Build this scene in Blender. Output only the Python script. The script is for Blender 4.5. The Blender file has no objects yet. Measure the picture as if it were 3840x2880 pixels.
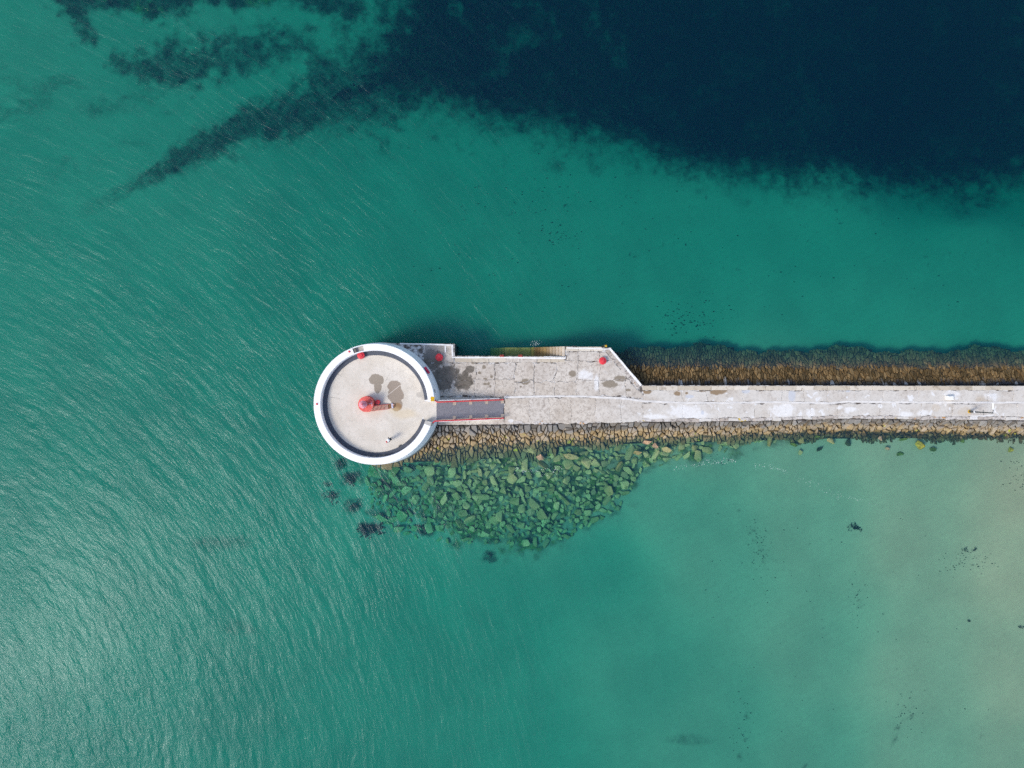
import bpy, bmesh, math, random
import numpy as np
from mathutils import Vector, Matrix

random.seed(7)
RNG = np.random.default_rng(11)
sc = bpy.context.scene
COL = sc.collection

# ------------------------------------------------------------------ camera, sky, sun, exposure
CAMZ = 91.2
FPX = 2663.0                       # focal length in photograph pixels (3840 wide)
cam = bpy.data.cameras.new('camera')
cam.sensor_width = 36.0
cam.lens = 36.0 * FPX / 3840.0
cam.clip_start = 0.5
cam.clip_end = 4000
camo = bpy.data.objects.new('camera', cam)
camo.location = (0, 0, CAMZ)
COL.objects.link(camo)
sc.camera = camo

SUN_EL = math.radians(49)
SUN_AZ = math.atan2(-0.87, -0.49)  # from +Y towards +X
world = bpy.data.worlds.new('World')
sc.world = world
world.use_nodes = True
wn = world.node_tree
sky = wn.nodes.new('ShaderNodeTexSky')
sky.sky_type = 'NISHITA'
sky.sun_disc = False
sky.sun_elevation = SUN_EL
sky.sun_rotation = SUN_AZ % (2 * math.pi)
sky.air_density = 1.0
sky.dust_density = 2.2
wn.links.new(sky.outputs[0], wn.nodes['Background'].inputs[0])
wn.nodes['Background'].inputs[1].default_value = 0.15

sun = bpy.data.lights.new('sun', 'SUN')
sun.energy = 1.3
sun.angle = math.radians(14)
sun.color = (1.0, 0.945, 0.85)
suno = bpy.data.objects.new('sun', sun)
sd = Vector((math.sin(SUN_AZ) * math.cos(SUN_EL), math.cos(SUN_AZ) * math.cos(SUN_EL), math.sin(SUN_EL)))
suno.rotation_euler = (-sd).to_track_quat('-Z', 'Y').to_euler()
suno.location = sd * 120
COL.objects.link(suno)

sc.view_settings.view_transform = 'Standard'
sc.view_settings.look = 'None'
sc.view_settings.exposure = 0.56
sc.view_settings.gamma = 1.0
sc.view_settings.use_curve_mapping = False
sc.cycles.max_bounces = 6
sc.cycles.diffuse_bounces = 2
sc.cycles.glossy_bounces = 2
sc.cycles.transparent_max_bounces = 12
sc.cycles.volume_bounces = 0
sc.cycles.sample_clamp_indirect = 6
sc.cycles.use_denoising = False
sc.cycles.denoising_input_passes = 'RGB_ALBEDO_NORMAL'
sc.cycles.denoising_prefilter = 'ACCURATE'
sc.cycles.adaptive_threshold = 0.01

# ------------------------------------------------------------------ helpers
DECK = 2.4


def W(px, py, z=DECK):
    """point of the photograph at height z -> world metres"""
    k = (CAMZ - z) / FPX
    return Vector(((px - 1920) * k, -(py - 1440) * k, z))


def hash2(ix, iy, seed):
    h = (ix.astype(np.int64) * 374761393 + iy.astype(np.int64) * 668265263 + seed * 1442695041) & 0xffffffff
    h = ((h ^ (h >> 13)) * 1274126177) & 0xffffffff
    return ((h ^ (h >> 16)) & 0xffff) / 65535.0


def vnoise(x, y, seed=0):
    x = np.asarray(x, float)
    y = np.asarray(y, float)
    ix = np.floor(x)
    iy = np.floor(y)
    fx = x - ix
    fy = y - iy
    fx = fx * fx * (3 - 2 * fx)
    fy = fy * fy * (3 - 2 * fy)
    a = hash2(ix, iy, seed)
    b = hash2(ix + 1, iy, seed)
    c = hash2(ix, iy + 1, seed)
    d = hash2(ix + 1, iy + 1, seed)
    return (a * (1 - fx) + b * fx) * (1 - fy) + (c * (1 - fx) + d * fx) * fy


def fbm(x, y, seed=0, octv=4):
    s = 0
    a = 0.5
    t = 0
    for o in range(octv):
        s = s + a * vnoise(x * 2 ** o + 17.3 * o, y * 2 ** o - 9.1 * o, seed + o * 31)
        t += a
        a *= 0.55
    return s / t


def sstep(x, a, b):
    t = np.clip((x - a) / (b - a), 0, 1)
    return t * t * (3 - 2 * t)


class MB:
    """collects shapes and links them as ONE mesh object"""

    def __init__(self):
        self.v = []
        self.f = []
        self.a = []

    def add(self, verts, faces, rnd=0.5):
        o = len(self.v)
        self.v += [tuple(p) for p in verts]
        self.f += [tuple(i + o for i in f) for f in faces]
        self.a += [rnd] * len(verts)

    def box(self, cx, cy, cz, sx, sy, sz, rz=0.0, bev=0.0, rnd=0.5):
        c, s = math.cos(rz), math.sin(rz)
        hx, hy, hz = sx / 2, sy / 2, sz / 2

        def ring(h, ins):
            out = []
            for a, b in ((-1, -1), (1, -1), (1, 1), (-1, 1)):
                x, y = a * (hx - ins), b * (hy - ins)
                out.append((cx + x * c - y * s, cy + x * s + y * c, cz + h))
            return out
        if bev <= 0:
            v = ring(-hz, 0) + ring(hz, 0)
            f = [(3, 2, 1, 0), (4, 5, 6, 7)] + [(i, (i + 1) % 4, 4 + (i + 1) % 4, 4 + i) for i in range(4)]
        else:
            v = ring(-hz, 0) + ring(hz - bev, 0) + ring(hz, bev)
            f = [(3, 2, 1, 0), (8, 9, 10, 11)]
            for k in (0, 4):
                f += [(k + i, k + (i + 1) % 4, k + 4 + (i + 1) % 4, k + 4 + i) for i in range(4)]
        self.add(v, f, rnd)

    def prism(self, poly, z0, z1, bev=0.0, gap=0.0, rnd=0.5, tilt=None, crown=0.0):
        """poly counter-clockwise list of (x, y)"""
        p = inset(poly, gap) if gap else list(poly)
        n = len(p)
        v = [(x, y, z0) for x, y in p]
        if bev:
            q = inset(p, bev)
            v += [(x, y, z1 - bev) for x, y in p] + [(x, y, z1) for x, y in q]
        else:
            v += [(x, y, z1) for x, y in p]
        f = []
        k = len(v) // n
        for r in range(k - 1):
            f += [(r * n + i, r * n + (i + 1) % n, (r + 1) * n + (i + 1) % n, (r + 1) * n + i) for i in range(n)]
        f.append(tuple((k - 1) * n + i for i in range(n)))
        f.append(tuple(reversed(range(n))))
        self.add(v, f, rnd)

    def lathe(self, cx, cy, prof, seg=24, a0=0.0, a1=2 * math.pi, caps=True, rnd=0.5):
        """prof: list of (r, z); a closed section when the sweep is open"""
        full = abs(a1 - a0 - 2 * math.pi) < 1e-6
        m = seg if full else seg + 1
        n = len(prof)
        v = []
        for i in range(m):
            a = a0 + (a1 - a0) * i / seg
            for r, z in prof:
                v.append((cx + r * math.cos(a), cy + r * math.sin(a), z))
        f = []
        for i in range(seg):
            j = (i + 1) % m
            for k in range(n - 1):
                f.append((i * n + k, j * n + k, j * n + k + 1, i * n + k + 1))
            if not full:
                f.append((i * n + n - 1, j * n + n - 1, j * n, i * n))
        if full:
            if prof[0][0] > 1e-4:
                f.append(tuple(reversed([i * n for i in range(m)])))
            if prof[-1][0] > 1e-4:
                f.append(tuple(i * n + n - 1 for i in range(m)))
        else:
            f.append(tuple(reversed(range(n))))
            f.append(tuple(seg * n + k for k in range(n)))
        self.add(v, f, rnd)

    def tube(self, pts, r, seg=8, rnd=0.5):
        pts = [Vector(p) for p in pts]
        v = []
        n = len(pts)
        for i, p in enumerate(pts):
            t = (pts[min(i + 1, n - 1)] - pts[max(i - 1, 0)]).normalized()
            up = Vector((0, 0, 1)) if abs(t.z) < 0.9 else Vector((1, 0, 0))
            u = t.cross(up).normalized()
            w = u.cross(t)
            rr = r[i] if isinstance(r, (list, tuple)) else r
            for k in range(seg):
                a = 2 * math.pi * k / seg
                v.append(p + u * math.cos(a) * rr + w * math.sin(a) * rr)
        f = []
        for i in range(n - 1):
            for k in range(seg):
                f.append((i * seg + k, i * seg + (k + 1) % seg, (i + 1) * seg + (k + 1) % seg, (i + 1) * seg + k))
        f.append(tuple(reversed(range(seg))))
        f.append(tuple((n - 1) * seg + k for k in range(seg)))
        self.add(v, f, rnd)

    def mesh(self, name):
        me = bpy.data.meshes.new(name)
        me.from_pydata(self.v, [], self.f)
        at = me.attributes.new('rnd', 'FLOAT', 'POINT')
        at.data.foreach_set('value', self.a)
        me.update()
        return me

    def build(self, name, mat, parent=None, smooth=False, fix=True):
        me = self.mesh(name)
        if fix:
            bm = bmesh.new()
            bm.from_mesh(me)
            bmesh.ops.recalc_face_normals(bm, faces=bm.faces)
            bm.to_mesh(me)
            bm.free()
        if smooth:
            me.polygons.foreach_set('use_smooth', [True] * len(me.polygons))
        return link(name, me, mat, parent)


def link(name, me, mat, parent=None):
    if mat is not None and not me.materials:
        me.materials.append(mat)
    o = bpy.data.objects.new(name, me)
    COL.objects.link(o)
    if parent is not None:
        o.parent = parent
        o.matrix_parent_inverse = Matrix.Translation(parent.location).inverted()
    return o


def tag(o, label=None, cat=None, group=None, kind=None):
    if label:
        o['label'] = label
    if cat:
        o['category'] = cat
    if group:
        o['group'] = group
    if kind:
        o['kind'] = kind
    return o


def thing(name, loc, label, cat, group=None):
    o = bpy.data.objects.new(name, None)
    o.location = loc
    o.empty_display_size = 0.3
    COL.objects.link(o)
    return tag(o, label, cat, group)


def inset(poly, d):
    """shrink a counter-clockwise polygon by d along its edges' normals"""
    n = len(poly)
    out = []
    for i in range(n):
        x0, y0 = poly[i - 1]
        x1, y1 = poly[i]
        x2, y2 = poly[(i + 1) % n]
        a = Vector((x1 - x0, y1 - y0))
        b = Vector((x2 - x1, y2 - y1))
        if a.length < 1e-6 or b.length < 1e-6:
            out.append((x1, y1))
            continue
        a.normalize()
        b.normalize()
        na = Vector((-a.y, a.x))
        nb = Vector((-b.y, b.x))
        m = na + nb
        L = m.length
        if L < 0.3:
            out.append((x1 + na.x * d, y1 + na.y * d))
            continue
        m = m / L
        k = d / max(0.45, m.dot(na))
        out.append((x1 + m.x * k, y1 + m.y * k))
    return out


def clip(poly, nx, ny, c):
    """keep the part with nx*x + ny*y <= c"""
    out = []
    n = len(poly)
    for i in range(n):
        p = poly[i]
        q = poly[(i + 1) % n]
        dp = nx * p[0] + ny * p[1] - c
        dq = nx * q[0] + ny * q[1] - c
        if dp <= 0:
            out.append(p)
        if (dp < 0 < dq) or (dq < 0 < dp):
            t = dp / (dp - dq)
            out.append((p[0] + (q[0] - p[0]) * t, p[1] + (q[1] - p[1]) * t))
    return out


def area(p):
    return 0.5 * sum(p[i - 1][0] * p[i][1] - p[i][0] * p[i - 1][1] for i in range(len(p)))


def ccw(p):
    return p if area(p) > 0 else list(reversed(p))


# ------------------------------------------------------------------ materials
class NT:
    def __init__(self, name):
        self.m = bpy.data.materials.new(name)
        self.m.use_nodes = True
        self.t = self.m.node_tree
        self.n = self.t.nodes
        self.n.clear()
        self.out = self.n.new('ShaderNodeOutputMaterial')

    def node(self, typ, **kw):
        n = self.n.new('ShaderNode' + typ)
        for k, v in kw.items():
            setattr(n, k, v)
        return n

    def put(self, sock, v):
        if isinstance(v, bpy.types.NodeSocket):
            self.t.links.new(v, sock)
        elif isinstance(v, (tuple, list)) and sock.type == 'RGBA' and len(v) == 3:
            sock.default_value = (*v, 1)
        else:
            sock.default_value = v

    def math(self, op, a, b=0.0, c=None, clamp=False):
        n = self.node('Math', operation=op, use_clamp=clamp)
        self.put(n.inputs[0], a)
        self.put(n.inputs[1], b)
        if c is not None:
            self.put(n.inputs[2], c)
        return n.outputs[0]

    def vmath(self, op, a, b=None, out=0):
        n = self.node('VectorMath', operation=op)
        self.put(n.inputs[0], a)
        if b is not None:
            self.put(n.inputs[1], b)
        return n.outputs[out]

    def rng(self, v, a, b, c=0.0, d=1.0, smooth=True):
        n = self.node('MapRange', interpolation_type='SMOOTHSTEP' if smooth else 'LINEAR')
        for i, x in enumerate((v, a, b, c, d)):
            self.put(n.inputs[i], x)
        return n.outputs[0]

    def mix(self, f, a, b, mode='MIX'):
        n = self.node('Mix', data_type='RGBA', blend_type=mode)
        self.put(n.inputs['Factor'], f)
        self.put(n.inputs[6], a)
        self.put(n.inputs[7], b)
        return n.outputs[2]

    def noise(self, scale, detail=4.0, rough=0.55, vec=None, dist=0.0):
        n = self.node('TexNoise')
        if vec is not None:
            self.t.links.new(vec, n.inputs['Vector'])
        n.inputs['Scale'].default_value = scale
        n.inputs['Detail'].default_value = detail
        n.inputs['Roughness'].default_value = rough
        n.inputs['Distortion'].default_value = dist
        return n.outputs[0]

    def voro(self, scale, vec=None, feature='F1'):
        n = self.node('TexVoronoi', feature=feature)
        if vec is not None:
            self.t.links.new(vec, n.inputs['Vector'])
        n.inputs['Scale'].default_value = scale
        return n

    def pos(self):
        return self.node('NewGeometry').outputs['Position']

    def attr(self, name):
        return self.node('Attribute', attribute_name=name).outputs['Fac']

    def bump(self, h, strength=0.3, dist=0.05):
        n = self.node('Bump')
        n.inputs['Strength'].default_value = strength
        n.inputs['Distance'].default_value = dist
        self.t.links.new(h, n.inputs['Height'])
        return n.outputs[0]

    def bsdf(self, col, rough=0.85, normal=None, metal=0.0, spec=0.35):
        b = self.node('BsdfPrincipled')
        self.put(b.inputs['Base Color'], col)
        self.put(b.inputs['Roughness'], rough)
        b.inputs['Metallic'].default_value = metal
        b.inputs['Specular IOR Level'].default_value = spec
        if normal is not None:
            self.t.links.new(normal, b.inputs['Normal'])
        self.t.links.new(b.outputs[0], self.out.inputs[0])
        return self.m


def blobs(t, P, items, z=DECK, amp=0.5, nscale=1.6, soft=0.25):
    """mask of the listed stains (photograph px, px radii), ragged by noise"""
    best = None
    for (px, py, rx, ry) in items:
        c = W(px, py, z)
        k = (CAMZ - z) / FPX
        d = t.vmath('SUBTRACT', P, (c.x, c.y, c.z))
        d = t.vmath('MULTIPLY', d, (1 / (rx * k), 1 / (ry * k), 0))
        L = t.vmath('LENGTH', d, out=1)
        best = L if best is None else t.math('MINIMUM', best, L)
    n = t.noise(nscale, 6, 0.65, P)
    best = t.math('ADD', best, t.math('MULTIPLY', t.math('SUBTRACT', n, 0.5), amp * 2))
    return t.rng(best, 1.0 - soft, 1.0 + soft, 1.0, 0.0)


def plain(name, col, rough=0.6, var=0.15, scale=6.0, metal=0.0, bump=0.0):
    t = NT(name)
    P = t.pos()
    n = t.noise(scale, 5, 0.6, P)
    dark = tuple(c * (1 - var) for c in col)
    lite = tuple(min(0.95, c * (1 + var)) for c in col)
    c = t.mix(t.rng(n, 0.3, 0.7), dark, lite)
    nm = t.bump(n, 0.3, bump) if bump else None
    return t.bsdf(c, rough, nm, metal)


def mat_concrete():
    t = NT('weathered_concrete')
    P = t.pos()
    r = t.attr('rnd')
    n1 = t.noise(0.35, 5, 0.6, P)
    n2 = t.noise(2.2, 6, 0.7, P)
    n3 = t.noise(3.6, 5, 0.75, P)
    c = t.mix(t.rng(n1, 0.35, 0.65), (0.49, 0.425, 0.35), (0.62, 0.56, 0.48))
    c = t.mix(t.rng(r, 0.0, 1.0, 0.0, 0.5, False), c, (0.61, 0.575, 0.53))
    c = t.mix(t.math('MULTIPLY', t.rng(n2, 0.48, 0.68), 0.48), c, (0.30, 0.255, 0.21))
    c = t.mix(t.math('MULTIPLY', t.rng(n2, 0.25, 0.42, 1.0, 0.0), 0.5), c, (0.72, 0.71, 0.69))
    # speckle of grit and lichen
    c = t.mix(t.math('MULTIPLY', t.rng(n3, 0.50, 0.62), 0.55), c, (0.25, 0.205, 0.165))
    # pale worn wash on the causeway
    sx = t.node('SeparateXYZ')
    t.t.links.new(P, sx.inputs[0])
    east = t.rng(sx.outputs[0], 8, 20)
    c = t.mix(t.math('MULTIPLY', east, t.rng(n1, 0.38, 0.56, 0.2, 0.6)), c, (0.62, 0.595, 0.55))
    pv = t.noise(0.9, 5, 0.62, P, 0.6)
    c = t.mix(t.math('MULTIPLY', east, t.rng(pv, 0.60, 0.64, 0, 0.8)), c, (0.74, 0.74, 0.73))
    # white mortar repairs
    wm = blobs(t, P, [(2565, 1543, 58, 24), (2600, 1556, 60, 18), (2935, 1540, 42, 26), (2195, 1406, 26, 20), (2238, 1438, 10, 30),
                      (2460, 1562, 40, 9), (3190, 1535, 26, 8), (3150, 1528, 12, 7), (3398, 1553, 26, 9), (3464, 1549, 22, 11),
                      (3300, 1522, 9, 9), (3680, 1566, 60, 9), (3570, 1478, 30, 12), (3715, 1490, 26, 16), (1915, 1578, 9, 7),
                      (2820, 1572, 10, 12), (3040, 1548, 16, 16)], amp=0.95, nscale=1.5, soft=0.35)
    c = t.mix(t.math('MULTIPLY', wm, t.rng(n3, 0.35, 0.6, 1.0, 0.7)), c, (0.74, 0.73, 0.71))
    # blue-grey patches
    bl = blobs(t, P, [(2585, 1487, 16, 6), (2795, 1466, 16, 10), (2970, 1485, 14, 22), (2635, 1547, 6, 9), (3180, 1465, 9, 6)], amp=0.4)
    c = t.mix(t.math('MULTIPLY', bl, 0.6), c, (0.47, 0.51, 0.58))
    # damp and algae stains
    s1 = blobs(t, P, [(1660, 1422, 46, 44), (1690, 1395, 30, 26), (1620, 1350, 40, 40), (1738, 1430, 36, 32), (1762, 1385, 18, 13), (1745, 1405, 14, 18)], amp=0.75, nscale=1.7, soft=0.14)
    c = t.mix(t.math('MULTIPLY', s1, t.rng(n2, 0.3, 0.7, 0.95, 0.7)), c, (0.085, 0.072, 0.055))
    s0 = blobs(t, P, [(1600, 1318, 60, 26), (1640, 1310, 40, 18)], amp=0.3)
    c = t.mix(t.math('MULTIPLY', s0, 0.65), c, (0.20, 0.19, 0.18))
    s2 = blobs(t, P, [(1815, 1376, 7, 7), (1775, 1360, 7, 5), (1798, 1398, 6, 5), (1820, 1420, 7, 4), (1843, 1413, 5, 5), (1820, 1440, 9, 4), (1832, 1439, 6, 6),
                      (1839, 1448, 4, 4), (1971, 1431, 18, 11), (1953, 1450, 4, 4), (2147, 1402, 15, 11), (2287, 1440, 28, 14), (2325, 1420, 24, 11),
                      (2355, 1463, 9, 5), (2170, 1310, 10, 5), (2205, 1312, 9, 4)], amp=0.7, nscale=2.6, soft=0.2)
    c = t.mix(t.math('MULTIPLY', s2, 0.85), c, (0.21, 0.17, 0.12))
    s3 = blobs(t, P, [(2425, 1466, 20, 11), (2540, 1476, 13, 9), (2630, 1460, 22, 10), (2692, 1466, 34, 13), (2575, 1474, 6, 4)], amp=0.8, nscale=1.8, soft=0.2)
    c = t.mix(t.math('MULTIPLY', s3, 0.9), c, (0.24, 0.16, 0.085))
    s4 = blobs(t, P, [(3620, 1545, 28, 18), (3690, 1500, 30, 16), (3510, 1530, 16, 14)], amp=0.5)
    c = t.mix(t.math('MULTIPLY', s4, 0.35), c, (0.50, 0.40, 0.28))
    # wandering cracks
    nv = t.node('TexNoise')
    t.t.links.new(P, nv.inputs['Vector'])
    nv.inputs['Scale'].default_value = 0.9
    nv.inputs['Detail'].default_value = 4
    wv = t.vmath('ADD', P, t.vmath('MULTIPLY', nv.outputs['Color'], (1.6, 1.6, 0)))
    ck = t.voro(0.42, wv, 'DISTANCE_TO_EDGE').outputs['Distance']
    cm = t.math('MULTIPLY', t.rng(ck, 0.006, 0.022, 1, 0), t.math('MULTIPLY', t.rng(t.noise(0.33, 3, 0.5, P), 0.46, 0.58), t.rng(sx.outputs[0], 4, 16, 1.0, 0.25)))
    c = t.mix(t.math('MULTIPLY', cm, 0.45), c, (0.26, 0.21, 0.175))
    h = t.math('ADD', t.math('MULTIPLY', n2, 0.6), t.math('MULTIPLY', n3, 0.4))
    return t.bsdf(c, 0.92, t.bump(h, 0.4, 0.03))


def mat_mortar():
    t = NT('old_mortar')
    P = t.pos()
    n = t.noise(1.7, 5, 0.65, P)
    c = t.mix(t.rng(n, 0.42, 0.6), (0.11, 0.09, 0.075), (0.62, 0.60, 0.57))
    return t.bsdf(c, 0.95)


def mat_coping():
    t = NT('granite_coping')
    P = t.pos()
    r = t.attr('rnd')
    n1 = t.noise(1.4, 5, 0.65, P)
    n2 = t.noise(7, 5, 0.7, P)
    c = t.mix(r, (0.50, 0.43, 0.33), (0.68, 0.62, 0.52))
    c = t.mix(t.math('MULTIPLY', t.rng(n1, 0.52, 0.66), 0.6), c, (0.27, 0.21, 0.15))
    c = t.mix(t.math('MULTIPLY', t.rng(n2, 0.58, 0.7), 0.5), c, (0.20, 0.17, 0.14))
    c = t.mix(t.rng(t.noise(0.8, 6, 0.7, P), 0.665, 0.70), c, (0.55, 0.34, 0.05))
    return t.bsdf(c, 0.9, t.bump(n2, 0.35, 0.02))


def mat_ragged_edge():
    t = NT('lichened_edge_stone')
    P = t.pos()
    r = t.attr('rnd')
    n1 = t.noise(2.1, 5, 0.65, P)
    n2 = t.noise(8, 5, 0.7, P)
    c = t.mix(r, (0.42, 0.36, 0.30), (0.62, 0.58, 0.54))
    c = t.mix(t.math('MULTIPLY', t.rng(n1, 0.5, 0.6), 0.75), c, (0.20, 0.17, 0.15))
    c = t.mix(t.rng(t.noise(0.9, 6, 0.7, P), 0.60, 0.64), c, (0.50, 0.24, 0.05))
    c = t.mix(t.rng(t.noise(0.7, 6, 0.7, t.vmath('ADD', P, (31, 7, 0))), 0.62, 0.65), c, (0.60, 0.42, 0.03))
    c = t.mix(t.math('MULTIPLY', t.rng(n2, 0.55, 0.66), 0.5), c, (0.16, 0.14, 0.13))
    return t.bsdf(c, 0.92, t.bump(n2, 0.4, 0.03))


def mat_stone(name, north=False):
    t = NT(name)
    P = t.pos()
    s = t.node('SeparateXYZ')
    t.t.links.new(P, s.inputs[0])
    z = s.outputs[2]
    r = t.attr('rnd')
    n1 = t.noise(1.6, 5, 0.65, P)
    n2 = t.noise(7, 5, 0.7, P)
    zz = t.math('ADD', z, t.math('MULTIPLY', t.math('SUBTRACT', n1, 0.5), 0.9))
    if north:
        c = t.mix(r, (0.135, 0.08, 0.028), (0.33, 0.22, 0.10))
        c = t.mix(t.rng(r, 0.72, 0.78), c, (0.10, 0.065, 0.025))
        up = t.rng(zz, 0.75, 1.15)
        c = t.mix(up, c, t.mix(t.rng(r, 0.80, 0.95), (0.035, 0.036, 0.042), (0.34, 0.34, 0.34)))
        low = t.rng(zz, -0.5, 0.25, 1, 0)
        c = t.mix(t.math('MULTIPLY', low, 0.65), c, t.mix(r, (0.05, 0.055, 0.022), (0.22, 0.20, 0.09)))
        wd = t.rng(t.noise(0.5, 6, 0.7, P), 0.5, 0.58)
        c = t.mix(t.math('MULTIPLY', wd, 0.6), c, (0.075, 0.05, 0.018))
    else:
        c = t.mix(r, (0.31, 0.22, 0.11), (0.58, 0.44, 0.26))
        c = t.mix(t.rng(r, 0.45, 0.55), c, t.mix(r, (0.17, 0.14, 0.10), (0.42, 0.335, 0.235)))
        up = t.rng(zz, 0.95, 1.7)
        c = t.mix(t.math('MULTIPLY', up, 0.8), c, t.mix(r, (0.085, 0.085, 0.088), (0.27, 0.26, 0.25)))
        low = t.rng(zz, -0.15, 0.35, 1, 0)
        c = t.mix(t.math('MULTIPLY', low, 0.85), c, t.mix(r, (0.19, 0.135, 0.045), (0.34, 0.26, 0.105)))
        # weed fringe along the waterline further east
        e = t.rng(s.outputs[0], 24, 45)
        fr = t.math('MULTIPLY', t.math('MULTIPLY', t.rng(zz, -0.3, 0.75, 1, 0), e), t.rng(n1, 0.34, 0.5))
        c = t.mix(fr, c, (0.085, 0.062, 0.022))
        yl = t.math('MULTIPLY', t.rng(t.noise(0.85, 5, 0.6, t.vmath('ADD', P, (5, 9, 3))), 0.645, 0.675), t.rng(zz, 1.2, 0.8))
        c = t.mix(yl, c, (0.42, 0.42, 0.035))
    c = t.mix(t.math('MULTIPLY', t.rng(n2, 0.54, 0.68), 0.4), c, (0.10, 0.08, 0.055))
    return t.bsdf(c, 0.9, t.bump(n2, 0.5, 0.04))


def mat_boulder():
    t = NT('sunken_boulder_stone')
    P = t.pos()
    oi = t.node('ObjectInfo').outputs['Random']
    r = t.math('FRACT', t.math('ADD', oi, t.attr('rnd')))
    n1 = t.noise(1.5, 5, 0.65, P)
    n2 = t.noise(6, 5, 0.7, P)
    c = t.mix(r, (0.37, 0.275, 0.10), (0.66, 0.50, 0.22))
    c = t.mix(t.rng(t.math('FRACT', t.math('MULTIPLY', r, 7.3)), 0.80, 0.95, 0, 0.6), c, (0.22, 0.19, 0.10))
    c = t.mix(t.math('MULTIPLY', t.rng(n1, 0.56, 0.62), 0.6), c, (0.15, 0.19, 0.03))
    c = t.mix(t.math('MULTIPLY', t.rng(n2, 0.54, 0.68), 0.4), c, (0.13, 0.11, 0.05))
    return t.bsdf(c, 0.85, t.bump(n2, 0.5, 0.04))


def mat_head_wall():
    t = NT('whitewashed_wall')
    P = t.pos()
    s = t.node('SeparateXYZ')
    t.t.links.new(P, s.inputs[0])
    n = t.noise(1.2, 5, 0.65, P)
    n2 = t.noise(5, 5, 0.7, P)
    zz = t.math('ADD', s.outputs[2], t.math('MULTIPLY', t.math('SUBTRACT', n, 0.5), 0.5))
    white = t.mix(t.rng(n, 0.3, 0.75), (0.88, 0.88, 0.88), (0.82, 0.82, 0.81))
    bare = t.mix(t.rng(n2, 0.35, 0.65), (0.16, 0.15, 0.14), (0.34, 0.32, 0.29))
    c = t.mix(t.rng(zz, 2.3, 2.45), bare, white)
    return t.bsdf(c, 0.8, t.bump(n2, 0.15, 0.02))


def mat_platform():
    t = NT('platform_concrete')
    P = t.pos()
    z = 4.7
    n1 = t.noise(0.5, 5, 0.6, P)
    n2 = t.noise(3, 6, 0.7, P)
    n3 = t.noise(14, 4, 0.7, P)
    c = t.mix(t.rng(n1, 0.3, 0.7), (0.60, 0.545, 0.46), (0.69, 0.64, 0.56))
    c = t.mix(t.math('MULTIPLY', t.rng(n2, 0.48, 0.72), 0.5), c, (0.44, 0.40, 0.345))
    c = t.mix(t.math('MULTIPLY', t.rng(n3, 0.6, 0.75), 0.25), c, (0.35, 0.33, 0.30))
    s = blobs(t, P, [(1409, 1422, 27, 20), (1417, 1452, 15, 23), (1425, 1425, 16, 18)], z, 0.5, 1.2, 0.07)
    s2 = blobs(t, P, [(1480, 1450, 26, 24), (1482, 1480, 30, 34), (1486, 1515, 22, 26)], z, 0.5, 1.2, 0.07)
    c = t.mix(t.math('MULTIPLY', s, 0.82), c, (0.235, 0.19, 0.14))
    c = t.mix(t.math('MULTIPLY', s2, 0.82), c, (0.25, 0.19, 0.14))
    s5 = blobs(t, P, [(1488, 1526, 18, 15)], z, 0.3, 1.1, 0.2)
    c = t.mix(t.math('MULTIPLY', s5, 0.8), c, (0.30, 0.17, 0.075))
    y = blobs(t, P, [(1515, 1552, 45, 18), (1480, 1540, 26, 14)], z, 0.4, 0.8, 0.5)
    c = t.mix(t.math('MULTIPLY', y, 0.45), c, (0.60, 0.47, 0.27))
    g = blobs(t, P, [(1587, 1470, 10, 26), (1575, 1480, 14, 10)], z, 0.5, 1.5, 0.3)
    c = t.mix(t.math('MULTIPLY', g, 0.5), c, (0.30, 0.28, 0.25))
    return t.bsdf(c, 0.9, t.bump(n3, 0.25, 0.01))


def mat_red(name='red_paint', col=(0.62, 0.015, 0.025)):
    t = NT(name)
    P = t.pos()
    n = t.noise(5, 5, 0.65, P)
    c = t.mix(t.rng(n, 0.35, 0.7), col, (col[0] * 1.05, col[1] * 3 + 0.03, col[2] * 3 + 0.02))
    c = t.mix(t.rng(t.noise(9, 5, 0.7, P), 0.68, 0.72), c, (0.20, 0.07, 0.03))
    return t.bsdf(c, 0.5)


def mat_faded_red():
    t = NT('faded_red_paint')
    P = t.pos()
    n = t.noise(4, 6, 0.7, P)
    c = t.mix(t.rng(n, 0.3, 0.5), (0.64, 0.04, 0.045), (0.72, 0.15, 0.12))
    c = t.mix(t.rng(n, 0.55, 0.62), c, (0.66, 0.30, 0.19))
    c = t.mix(t.rng(t.noise(7, 5, 0.7, P), 0.64, 0.7), c, (0.28, 0.07, 0.03))
    return t.bsdf(c, 0.7)


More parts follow.
